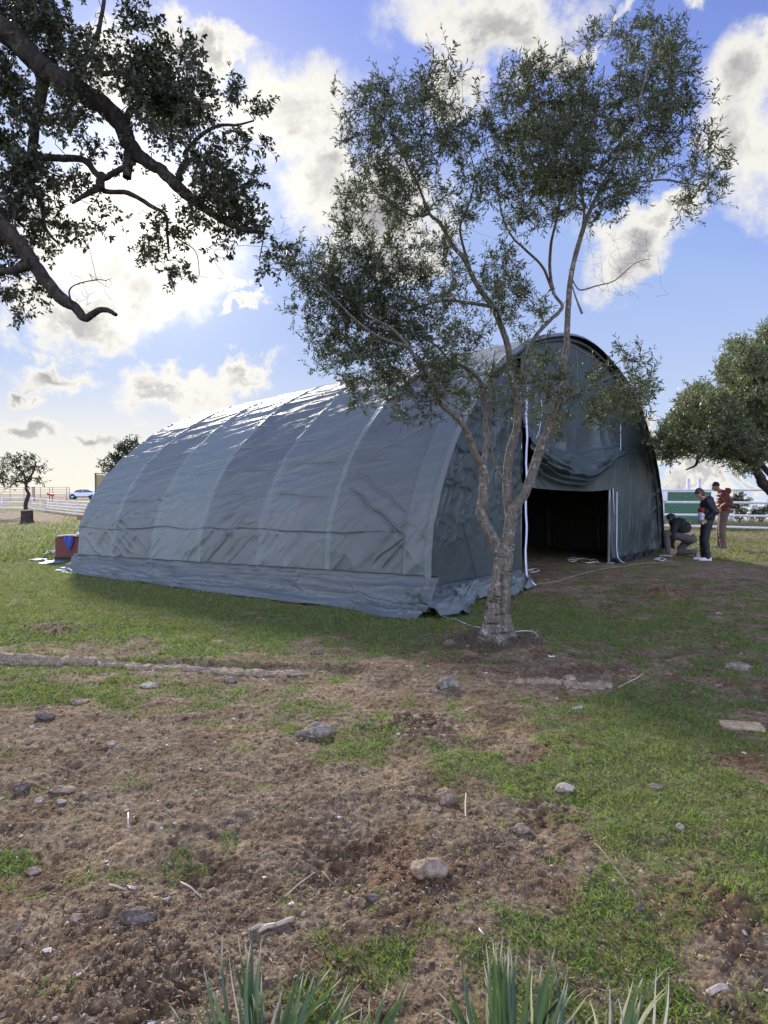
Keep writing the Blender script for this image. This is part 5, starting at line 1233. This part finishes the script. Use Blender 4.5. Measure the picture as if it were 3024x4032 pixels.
# green stepped container behind the right fence
Y = 31; gx0 = pz(2606, Y); gx1 = pz(2800, Y); zb = gzf(gx0, Y); W_ = gx1-gx0
gb = empty('green_container', (gx0, Y, zb), 0, 'low green metal container with pale stepped trim behind the rail fence', 'container')
GRN = simple('green_paint', (.022, .095, .05), .5, var=.15); LGR = simple('pale_green_trim', (.10, .24, .15), .5); 
zt = (P(2620, 1938, Y).z-zb)
mb = MB(); mb.add([(0, 0, 0), (W_, 0, 0), (W_, 0, zt), (.22, 0, zt), (0, 0, zt*.55), (0, 1.4, 0), (W_, 1.4, 0), (W_, 1.4, zt), (.22, 1.4, zt), (0, 1.4, zt*.55)],
                  [(0, 1, 2, 3, 4), (9, 8, 7, 6, 5), (0, 5, 6, 1), (1, 6, 7, 2), (2, 7, 8, 3), (3, 8, 9, 4), (4, 9, 5, 0)]); mb.build('body', GRN, gb, smooth=False)
k = Y/2700.0
def lp_(px, py): return (pz(px, Y)-gx0, -.02, P(px, py, Y).z-zb)
for chain in ([(2612,2004),(2632,2004),(2632,1992),(2662,1992),(2662,1981)], [(2688,1968),(2688,1958),(2716,1958),(2716,1944),(2724,1944)]):
    mb = MB()
    for a, b2 in zip(chain[:-1], chain[1:]):
        p0, p1 = lp_(*a), lp_(*b2); c_ = [(p0[i]+p1[i])/2 for i in range(3)]; mb.box(c_, (abs(p1[0]-p0[0])+.03, .03, abs(p1[2]-p0[2])+.03))
    mb.build('step_trim', LGR, gb)
mb = MB(); mb.box((W_/2+.1, .7, zt+.03), (W_-.2, 1.5, .06), bev=.01); mb.build('lid', RAIL, gb)
for px in (2710, 2753):
    Y2 = 33; b_ = Vector((pz(px, Y2), Y2, gzf(pz(px, Y2), Y2))); mb = MB(); hh = P(px, 1886, Y2).z-b_.z
    mb.tube([(0, 0, 0), (0, 0, hh)], .075, 10); mb.tube([(0, 0, hh), (0, 0, hh+.03)], [.075, .03], 10); o = mb.build('bollard_post', simple('grey_post', (.42, .41, .46), .6)); o.location = b_
    tag(o, 'left of the two grey posts rising behind the green container' if px == 2710 else 'right of the two grey posts rising behind the green container', 'post', 'grey posts behind the container')
# shrubs beyond the fence
conv = lambda x, y, r_: (x, y, r_)
for nm, lab, cx_, cl_ in [('leafy_shrub', 'ragged dark shrub showing between the rails right of the red jacket', 2910, [(2900,1965,22),(2925,1960,20),(2890,1990,22),(2920,1995,22),(2945,1975,14),(2870,1975,15),(2890,2015,25),(2860,2000,20),(2930,2020,20)]),
                          ('leafy_shrub', 'low green shrub between the rails at the right edge of the picture', 2990, [(2990,2010,18),(3010,2005,18),(2970,2020,18),(3030,2010,22),(3050,2000,25),(3000,2030,20),(2960,2028,14)])]:
    Yb = 31.5; bb_ = Vector((pz(cx_, Yb), Yb, gzf(pz(cx_, Yb), Yb)))
    crown_tree(nm, lab, bb_, [([bb_, bb_+Vector((.02, 0, .4)), bb_+Vector((-.05, 0, .7))], .035, .02), ([bb_, bb_+Vector((.2, .1, .5))], .03, .015)], cl_, conv, Yb, .3, 420, .075, OKBARK, OKTWIG, OKLEAF, 91+cx_ % 7, 3, .16, 9, k=6)
    bpy.context.scene.collection.objects[-1]
for o in COL.objects:
    if o.get('category') == 'tree' and o.name.startswith('leafy_shrub'): o['category'] = 'shrub'

# ------------------------------------------------------------------ red crate and things by the rear left corner
c = G(272, 2204); crt = empty('storage_crate', c, R(8), 'dark red crate with a pale board lid beside the far end of the tent', 'crate')
MAR = simple('maroon_panel', (.13, .028, .022), .6, var=.2)
k = c.y/2700; mb = MB(); mb.box((0, .3, 82*k/2+.02), (104*k, .6, 84*k), bev=.015); mb.build('body', MAR, crt, smooth=False)
mb = MB(); mb.box((.02, .3, 86*k+.035), (112*k, .66, .03), bev=.006); mb.build('lid', RK[1], crt)
mb = MB(); mb.box((0, -.012, .05), (104*k, .02, .05), bev=.004); mb.build('base_strip', BLACK, crt)
def drape(name, w, h_, mat, loc, rz, label, cat, seed, tri=True):
    u, v = np.meshgrid(np.linspace(-1, 1, 30), np.linspace(0, 1, 30), indexing='ij'); u = u.ravel(); v = v.ravel()
    ww = w*.5*(1-.85*v**1.5 if tri else 1); f = .03*(ridge(u*1.6+v, v*1.2, seed, 1.4)-.3)
    me = rawmesh(name, np.stack([u*ww+.10*w*v, -.02-f*(v > .03)-.012*v, -h_*v*(1+.12*u)], 1), gridfaces(30, 30)); o = link(name, me, mat); o.location = loc; o.rotation_euler = (0, 0, rz); return tag(o, label, cat)
BLU = simple('blue_cloth', (.035, .065, .30), .7, var=.25)
drape('blue_jacket', 42*k, 56*k, BLU, c+Vector((.00, -.03, 86*k+.06)), R(8), 'crumpled blue cloth hanging over the front of the red crate', 'cloth', 12)
mb = MB(); mb.box((0, 0, .03), (.16, .22, .05), bev=.012); o = mb.build('paper_packet', simple('pale_blue_packet', (.45, .52, .72), .5)); o.location = c+Vector((.20, .20, 86*k+.052)); tag(o, 'small pale blue packet lying on the crate lid', 'packet')
mb = MB(); mb.box((0, 0, .20), (.12, .04, .42), bev=.01); mb.box((0, -.022, .24), (.08, .01, .12)); o = mb.build('printed_sack', simple('printed_label', (.35, .40, .45), .5, var=.5, scale=30)); o.location = G(328, 2196)+Vector((.0, -.05, 0)); tag(o, 'white and green printed sack leaning at the right end of the crate', 'sack')
scrap('tarp_sheet', 215, 2216, .36, 'flat blue plastic sheet on the grass before the red crate', 'sheet', simple('blue_plastic', (.10, .16, .48), .4, var=.3), 5, .12)
scrap('tarp_sheet', 160, 2207, .24, 'strip of blue and white plastic left of the white bag', 'sheet', simple('blue_white_plastic', (.20, .28, .55), .4, var=.6, scale=5), 6, .2)
scrap('carrier_bag', 205, 2198, .17, 'white plastic bag slumped against the left side of the crate', 'bag', PAP, 7, 1.6)
scrap('carrier_bag', 180, 2186, .09, 'small dark bag behind the white plastic bag', 'bag', BLACK, 8, 1.4)
st0, st1 = G(215, 2252), G(365, 2250); mb = MB(); dv = st1-st0; mb.box((dv.x/2, dv.y/2, .02), (dv.length, .09, .035), bev=.006); o = mb.build('white_board', PAP); o.location = st0; tag(o, 'white board lying on the grass at the far skirt corner', 'board')

# ------------------------------------------------------------------ ropes
ROPE = simple('white_rope', (.60, .58, .54), .8, var=.1)
def rope(pts, r_, label, mat=ROPE, name='rope', smooth=6, lift=.0):
    w = [G(*p[:2])+Vector((0, 0, (p[2] if len(p) > 2 else 0))) for p in pts]; n = len(w); out_ = []
    for i in range(n-1):
        a, b2, c_, d2 = w[max(i-1, 0)], w[i], w[i+1], w[min(i+2, n-1)]
        for k in range(smooth):
            t = k/smooth; out_.append(.5*((2*b2)+(c_-a)*t+(2*a-5*b2+4*c_-d2)*t*t+(-a+3*b2-3*c_+d2)*t**3))
    out_.append(w[-1]); o0 = w[0].copy(); mb = MB()
    arr = np.array(out_); arr[:, 2] = np.maximum(arr[:, 2], zmesh(arr[:, 0], arr[:, 1]))+r_+.003
    mb.tube([Vector(p)-o0 for p in arr], r_, 7); o = mb.build(name, mat); o.location = o0; return tag(o, label, 'rope')
rope([(1712,2412,.03),(1735,2424),(1775,2440),(1810,2452),(1852,2466),(1900,2480),(1960,2490),(2008,2492),(2060,2487),(2098,2490),(2117,2508),(2100,2520),(2080,2517),(2045,2505),(2010,2498)], .0055, 'white rope leading from the tent corner and looping behind the olive trunk')
rope([(2085,2312,.02),(2130,2300),(2200,2288),(2260,2270),(2330,2252),(2400,2238),(2520,2222),(2650,2212)], .004, 'thin pale cord lying on the grass across the tent doorway', simple('tan_cord', (.34, .30, .24), .9))
cp = [(2235,2205),(2260,2197),(2275,2205),(2255,2213),(2240,2208),(2290,2202),(2320,2208),(2345,2204),(2350,2214),(2310,2218),(2285,2209),(2300,2199),(2330,2212),(2358,2219)]
rope(cp, .010, 'tangled white rope heap just inside the tent doorway')
rope([(2082,2246),(2105,2242),(2124,2246),(2110,2253),(2085,2255),(2080,2248),(2100,2250)], .007, 'small loop of white rope against the left door post')
rope([(2575,2205),(2600,2198),(2622,2202),(2606,2210),(2585,2206),(2600,2203)], .010, 'white rope coil on the ground at the right tent corner by the kneeling person')

# ------------------------------------------------------------------ people
def solid(name, prims, vox, mat, parent, wr=0.0, seed=0, sm=2, origin=None):
    """one continuous surface from tapered limbs and ellipsoids"""
    mb = MB()
    for p in prims:
        if p[0] == 'c':
            _, a, ra, b2, rb2 = p[:5]; ell = p[5] if len(p) > 5 else 1.0; a, b2 = Vector(a), Vector(b2); n = 7
            pts = [a+(b2-a)*i/(n-1) for i in range(n)]; mb.tube(pts, [ra+(rb2-ra)*i/(n-1) for i in range(n)], 14, ell=ell); mb.ball(a, ra, 2); mb.ball(b2, rb2, 2)
        elif p[0] == 'e': mb.ball(p[1], p[2], 3)
        elif p[0] == 'b': mb.box(p[1], p[2], p[3] if len(p) > 3 else None, min(p[2])*.3)
    me = mb.mesh('tmp'); o = bpy.data.objects.new('tmp', me); COL.objects.link(o)
    md = o.modifiers.new('r', 'REMESH'); md.mode = 'VOXEL'; md.voxel_size = vox; md.use_smooth_shade = True
    s2 = o.modifiers.new('s', 'SMOOTH'); s2.iterations = sm; s2.factor = .6
    dg = bpy.context.evaluated_depsgraph_get(); dg.update(); me2 = bpy.data.meshes.new_from_object(o.evaluated_get(dg))
    bpy.data.objects.remove(o); me2.name = name
    nv_ = len(me2.vertices); co = np.empty(nv_*3, np.float32); me2.vertices.foreach_get('co', co); co = co.reshape(-1, 3)
    if wr:
        nr_ = np.empty(nv_*3, np.float32); me2.vertices.foreach_get('normal', nr_); nr_ = nr_.reshape(-1, 3)
        f = (ridge(co[:, 0]*7+co[:, 1]*5+(fbm(co[:, 2]*6, co[:, 1]*6, 3, seed)-.5)*3, co[:, 2]*11, seed+1, 1.4)-.4)
        co = co+nr_*(f*wr)[:, None]
        me2.vertices.foreach_set('co', co.astype(np.float32).ravel())
    me2.polygons.foreach_set('use_smooth', np.ones(len(me2.polygons), dtype=bool)); me2.materials.clear(); me2.materials.append(mat); me2.update()
    o2 = bpy.data.objects.new(name, me2); COL.objects.link(o2); o2.parent = parent; return o2
SKIN = simple('skin', (.42, .24, .17), .55, var=.08, bump=.05); HAIR = simple('dark_hair', (.02, .015, .012), .6, var=.2); HAIRB = simple('brown_hair', (.06, .038, .025), .6, var=.2)
CB = simple('black_jacket', (.012, .013, .018), .6, var=.2, bump=.3, bscale=20); CR = simple('red_cloth', (.30, .035, .03), .65, var=.12); CW = simple('white_cloth', (.62, .64, .70), .65, var=.05)
MARJ = simple('maroon_jacket', (.17, .035, .030), .6, var=.15, bump=.3, bscale=16); BRP = simple('brown_trousers', (.13, .085, .07), .8, var=.15); BLP = simple('black_trousers', (.010, .010, .015), .7, var=.15)
GRP = simple('grey_brown_trousers', (.085, .075, .075), .8, var=.15); DRK = simple('black_jumper', (.010, .010, .013), .75, var=.2); SHW = simple('white_trainer', (.55, .58, .66), .5); SHG = simple('grey_trainer', (.10, .11, .12), .6); SOLE = simple('pale_sole', (.50, .50, .50), .7)
def hand(w, d, side, down=(0, 0, -1), curl=.5):
    """palm and five fingers from wrist w along d"""
    w = Vector(w); d = Vector(d).normalized(); s_ = d.cross(Vector((0, side, 0)) if abs(d.y) < .9 else Vector((1, 0, 0))).normalized(); n_ = s_.cross(d)
    pr = [('c', w, .024, w+d*.07, .026, .6)]
    for i, L in enumerate((.066, .078, .072, .056)):
        b_ = w+d*.085+s_*(-.030+.020*i); m1 = b_+d*L*.5+n_*L*.12*curl; pr += [('c', b_-d*.02, .0098, m1, .009), ('c', m1, .009, m1+d*L*.35+n_*L*.45*curl, .008)]
    t0 = w+d*.03-s_*.028; pr += [('c', t0, .012, t0+d*.035-s_*.022, .010), ('c', t0+d*.035-s_*.022, .010, t0+d*.062-s_*.018+n_*.01, .0085)]
    return pr
def head(c, fw, up):
    """face looks along fw"""
    c = Vector(c); fw = Vector(fw).normalized(); up = Vector(up); sd = up.cross(fw).normalized(); up = fw.cross(sd).normalized()
    pr = [('e', c, (.088, .076, .105)), ('e', c+fw*.030-up*.045, (.058, .055, .060)), ('c', c+fw*.055-up*.085, .022, c+fw*.070-up*.092, .018),
          ('c', c+fw*.086+up*.010, .011, c+fw*.106-up*.022, .014), ('c', c+fw*.080-up*.052-sd*.018, .009, c+fw*.080-up*.052+sd*.018, .009), ('c', c+fw*.078+up*.028-sd*.032, .010, c+fw*.078+up*.028+sd*.032, .010)]
    for s_ in (-1, 1): pr.append(('e', c+sd*.078*s_-up*.005-fw*.005, (.018, .010, .030)))
    return pr, c, fw, up, sd
def shoe(root, toe, mat, solem, ang=0):
    a = Vector(toe); pr = [('c', a+Vector((-.12, 0, .045)), .042, a+Vector((.0, 0, .035)), .040, .9), ('c', a+Vector((0, 0, .035)), .040, a+Vector((.10, 0, .025)), .030), ('c', a+Vector((-.10, 0, .05)), .045, a+Vector((-.10, 0, .10)), .045)]
    s_ = solid('shoe', pr, .009, mat, root); 
    mb = MB(); mb.box(a+Vector((-.02, 0, .012)), (.285, .088, .026), bev=.01); mb.build('sole', solem, s_)
def stander(name, base, rz, label, sc, J, lean):
    root = empty(name, base, rz, label, 'person'); root.scale = (sc, sc, sc); return root
def pants_prims(hx, k1, a1, k2, a2, r_):
    return [('e', (hx, 0, .93), (.125+r_, .165+r_, .13)), ('c', (hx, .085, .88), .092+r_, k1, .066+r_), ('c', k1, .066+r_, a1, .050+r_), ('c', (hx, -.085, .88), .092+r_, k2, .066+r_), ('c', k2, .066+r_, a2, .050+r_)]

# person in black, red and white jacket
c = G(2778, 2206); p2 = stander('person', c, R(166), 'person in a black jacket with red and white front, hands at hips, looking down', 0.965, None, 0)
hp, hc, fw, up_, sd = head((.15, 0, 1.575), (.78, 0, -.62), (.62, 0, .78))
arm = lambda sh, el_, wr_, g_=0.0: [('c', sh, .055+g_, el_, .044+g_), ('c', el_, .044+g_, wr_, .030+g_)]
J = [('e', (-.02, 0, 1.08), (.12, .155, .2)), ('e', (-.01, 0, 1.28), (.125, .175, .17)), ('c', (0, -.15, 1.41), .06, (0, .15, 1.41), .06), ('c', (.03, 0, 1.42), .058, (.12, 0, 1.53), .052)]
LA = [(0, .20, 1.40), (-.15, .27, 1.15), (.03, .22, .98)]; RA = [(0, -.20, 1.40), (-.13, -.27, 1.15), (.05, -.22, .98)]
kn = [(.03, .095, .48), (-.03, .11, .09), (.04, -.095, .48), (.02, -.12, .09)]
solid('body', hp+J+arm(*LA)+arm(*RA)+hand(LA[2], (.6, -.2, -.75), 1)+hand(RA[2], (.6, .2, -.75), -1)+pants_prims(-.02, *kn, -.015)+[('c', (-.03, .11, .05), .03, (.06, .11, .03), .028), ('c', (.02, -.12, .05), .03, (.10, -.12, .03), .028)], .011, SKIN, p2)
solid('jacket', [('e', (-.03, 0, 1.03), (.170, .200, .17)), ('e', (-.03, 0, 1.15), (.180, .205, .2)), ('e', (-.03, 0, 1.30), (.172, .212, .16)), ('c', (-.01, -.155, 1.415), .072, (-.01, .155, 1.415), .072), ('c', (-.06, -.06, 1.47), .062, (-.06, .06, 1.47), .062), ('e', (-.09, 0, 1.43), (.075, .11, .08))]+arm(LA[0], LA[1], (.00, .225, 1.01), .034)+arm(RA[0], RA[1], (.02, -.225, 1.01), .034), .013, CB, p2, .012, 3)
solid('jacket_front_red', [('e', (.095, 0, 1.20), (.085, .175, .065)), ('e', (.092, 0, 1.16), (.085, .178, .05))], .012, CR, p2, .004, 5)
solid('jacket_front_white', [('e', (.088, 0, 1.06), (.092, .178, .10)), ('e', (.09, 0, .98), (.085, .172, .09))], .012, CW, p2, .005, 6)
solid('trousers', pants_prims(-.02, *kn, .018), .012, BLP, p2, .010, 7)
solid('hair', [('e', hc-fw*.018+up_*.030, (.100, .088, .095)), ('e', hc-fw*.045-up_*.03, (.065, .078, .085))], .010, HAIRB, p2, .006, 8)
shoe(p2, (.05, .11, 0), SHW, SOLE); shoe(p2, (.12, -.12, 0), SHW, SOLE)
for s_ in (-1, 1): mb = MB(); mb.ball(hc+fw*.080+up_*.008+sd*.030*s_, .009, 2); mb.build('eye', BLACK, p2)

# person in maroon padded jacket
c = G(2842, 2164); p1 = stander('person', c, R(163), 'tall person in a maroon padded jacket and brown trousers, hands in pockets, watching', 1.075, None, 0)
hp, hc, fw, up_, sd = head((.16, 0, 1.585), (.85, -.05, -.52), (.5, 0, .85))
LA = [(0, .20, 1.40), (-.12, .30, 1.17), (.05, .22, 1.04)]; RA = [(0, -.20, 1.40), (-.10, -.29, 1.16), (.06, -.22, 1.02)]
kn = [(.02, .085, .48), (-.02, .085, .09), (.03, -.085, .48), (.03, -.09, .09)]
solid('body', hp+J+arm(*LA)+arm(*RA)+hand(LA[2], (.7, -.3, -.6), 1)+hand(RA[2], (.7, .3, -.6), -1)+pants_prims(-.02, *kn, -.015)+[('c', (-.02, .085, .05), .03, (.07, .085, .03), .028), ('c', (.03, -.09, .05), .03, (.11, -.09, .03), .028)], .011, SKIN, p1)
quilt = []
for i in range(5): quilt.append(('e', (-.02+.01*(i > 2), 0, 1.02+.088*i), (.166-.004*i, .208, .068)))
solid('jacket', quilt+[('e', (-.015, 0, 1.2), (.155, .198, .27)), ('c', (-.01, -.155, 1.42), .078, (-.01, .155, 1.42), .078)]+arm(LA[0], LA[1], (.03, .225, 1.07), .036)+arm(RA[0], RA[1], (.04, -.225, 1.05), .036), .013, MARJ, p1, .015, 13)
solid('hood', [('c', (-.08, -.07, 1.49), .060, (-.08, .07, 1.49), .060), ('e', (-.13, 0, 1.47), (.07, .10, .085)), ('c', (.02, -.075, 1.47), .035, (.02, .075, 1.47), .035)], .012, MARJ, p1, .008, 14)
solid('trousers', pants_prims(-.02, *kn, .020), .012, BRP, p1, .012, 17)
solid('hair', [('e', hc-fw*.022+up_*.034, (.094, .083, .085))], .009, HAIR, p1, .004, 18)
shoe(p1, (.05, .085, 0), SHG, SOLE); shoe(p1, (.12, -.09, 0), SHG, SOLE)
for s_ in (-1, 1): mb = MB(); mb.ball(hc+fw*.080+up_*.008+sd*.030*s_, .009, 2); mb.build('eye', BLACK, p1)

# person kneeling at the tent corner
c = G(2715, 2190); c.z = gzf(c.x, c.y); p3 = stander('person', c, R(153), 'kneeling person in a black jumper bent over the right tent corner, lower back bare', 1.0, None, 0)
hp, hc, fw, up_, sd = head((.42, -.10, .90), (.6, -.1, -.8), (.8, 0, .6))
pel = (.02, 0, .44); back = [('e', (.02, 0, .44), (.15, .17, .13)), ('c', (.06, 0, .50), .135, (.17, 0, .72), .145, 1.15), ('c', (.17, 0, .72), .145, (.32, 0, .78), .13, 1.2), ('c', (.30, -.13, .77), .07, (.30, .13, .77), .07), ('c', (.34, -.03, .80), .055, (.40, -.07, .87), .05)]
lk, lf = (.52, .20, .56), (.50, .20, .10)       # near leg: knee up, foot flat
rk, rfo = (.34, -.16, .10), (-.08, -.12, .10)
nk, nf = (.26, .12, .08), (-.02, .15, .12)
legs = lambda g_: [('c', (.02, .09, .42), .090+g_, (.50, .22, .55), .065+g_), ('c', (.50, .22, .55), .065+g_, (.46, .24, .12), .048+g_), ('c', (.02, -.09, .40), .088+g_, (.26, -.10, .10), .064+g_), ('c', (.26, -.10, .10), .064+g_, (-.06, -.06, .09), .048+g_)]
LA = [(.31, .19, .76), (.36, .24, .47), (.30, .10, .17)]; RA = [(.31, -.19, .76), (.48, -.20, .45), (.52, -.06, .18)]
solid('body', hp+back+legs(-.012)+arm(*LA)+arm(*RA)+hand(LA[2], (.3, -.1, -.8), 1)+hand(RA[2], (.3, .2, -.8), -1), .011, SKIN, p3)
solid('jumper', [('c', (.10, 0, .595), .150, (.17, 0, .72), .172, 1.12), ('c', (.17, 0, .72), .170, (.32, 0, .78), .150, 1.15), ('c', (.30, -.15, .775), .088, (.30, .15, .775), .088)]+arm(LA[0], LA[1], (.37, .12, .22), .022)+arm(RA[0], RA[1], (.51, -.08, .23), .022), .013, DRK, p3, .012, 23)
solid('trousers', [('e', (.0, 0, .42), (.165, .19, .135))]+legs(.018), .012, GRP, p3, .010, 27)
solid('belt', [('c', (.055, -.13, .495), .030, (.055, .13, .495), .030), ('c', (-.07, -.10, .50), .022, (-.07, .10, .50), .022)], .010, CR, p3, 0)
solid('hair', [('e', hc-fw*.02+up_*.035, (.098, .086, .09)), ('e', hc-fw*.05, (.06, .075, .08))], .010, HAIR, p3, .004, 28)
shoe(p3, (.52, .24, 0), SHG, SOLE)
s_ = solid('shoe', [('c', (-.10, -.05, .13), .042, (-.12, -.05, .03), .032), ('c', (-.07, -.05, .08), .045, (-.10, -.05, .15), .045)], .009, SHG, p3)
mb = MB(); mb.box((-.155, -.05, .12), (.025, .09, .24), Matrix.Rotation(R(-8), 3, 'Y'), .008); mb.build('sole', SHG, s_)
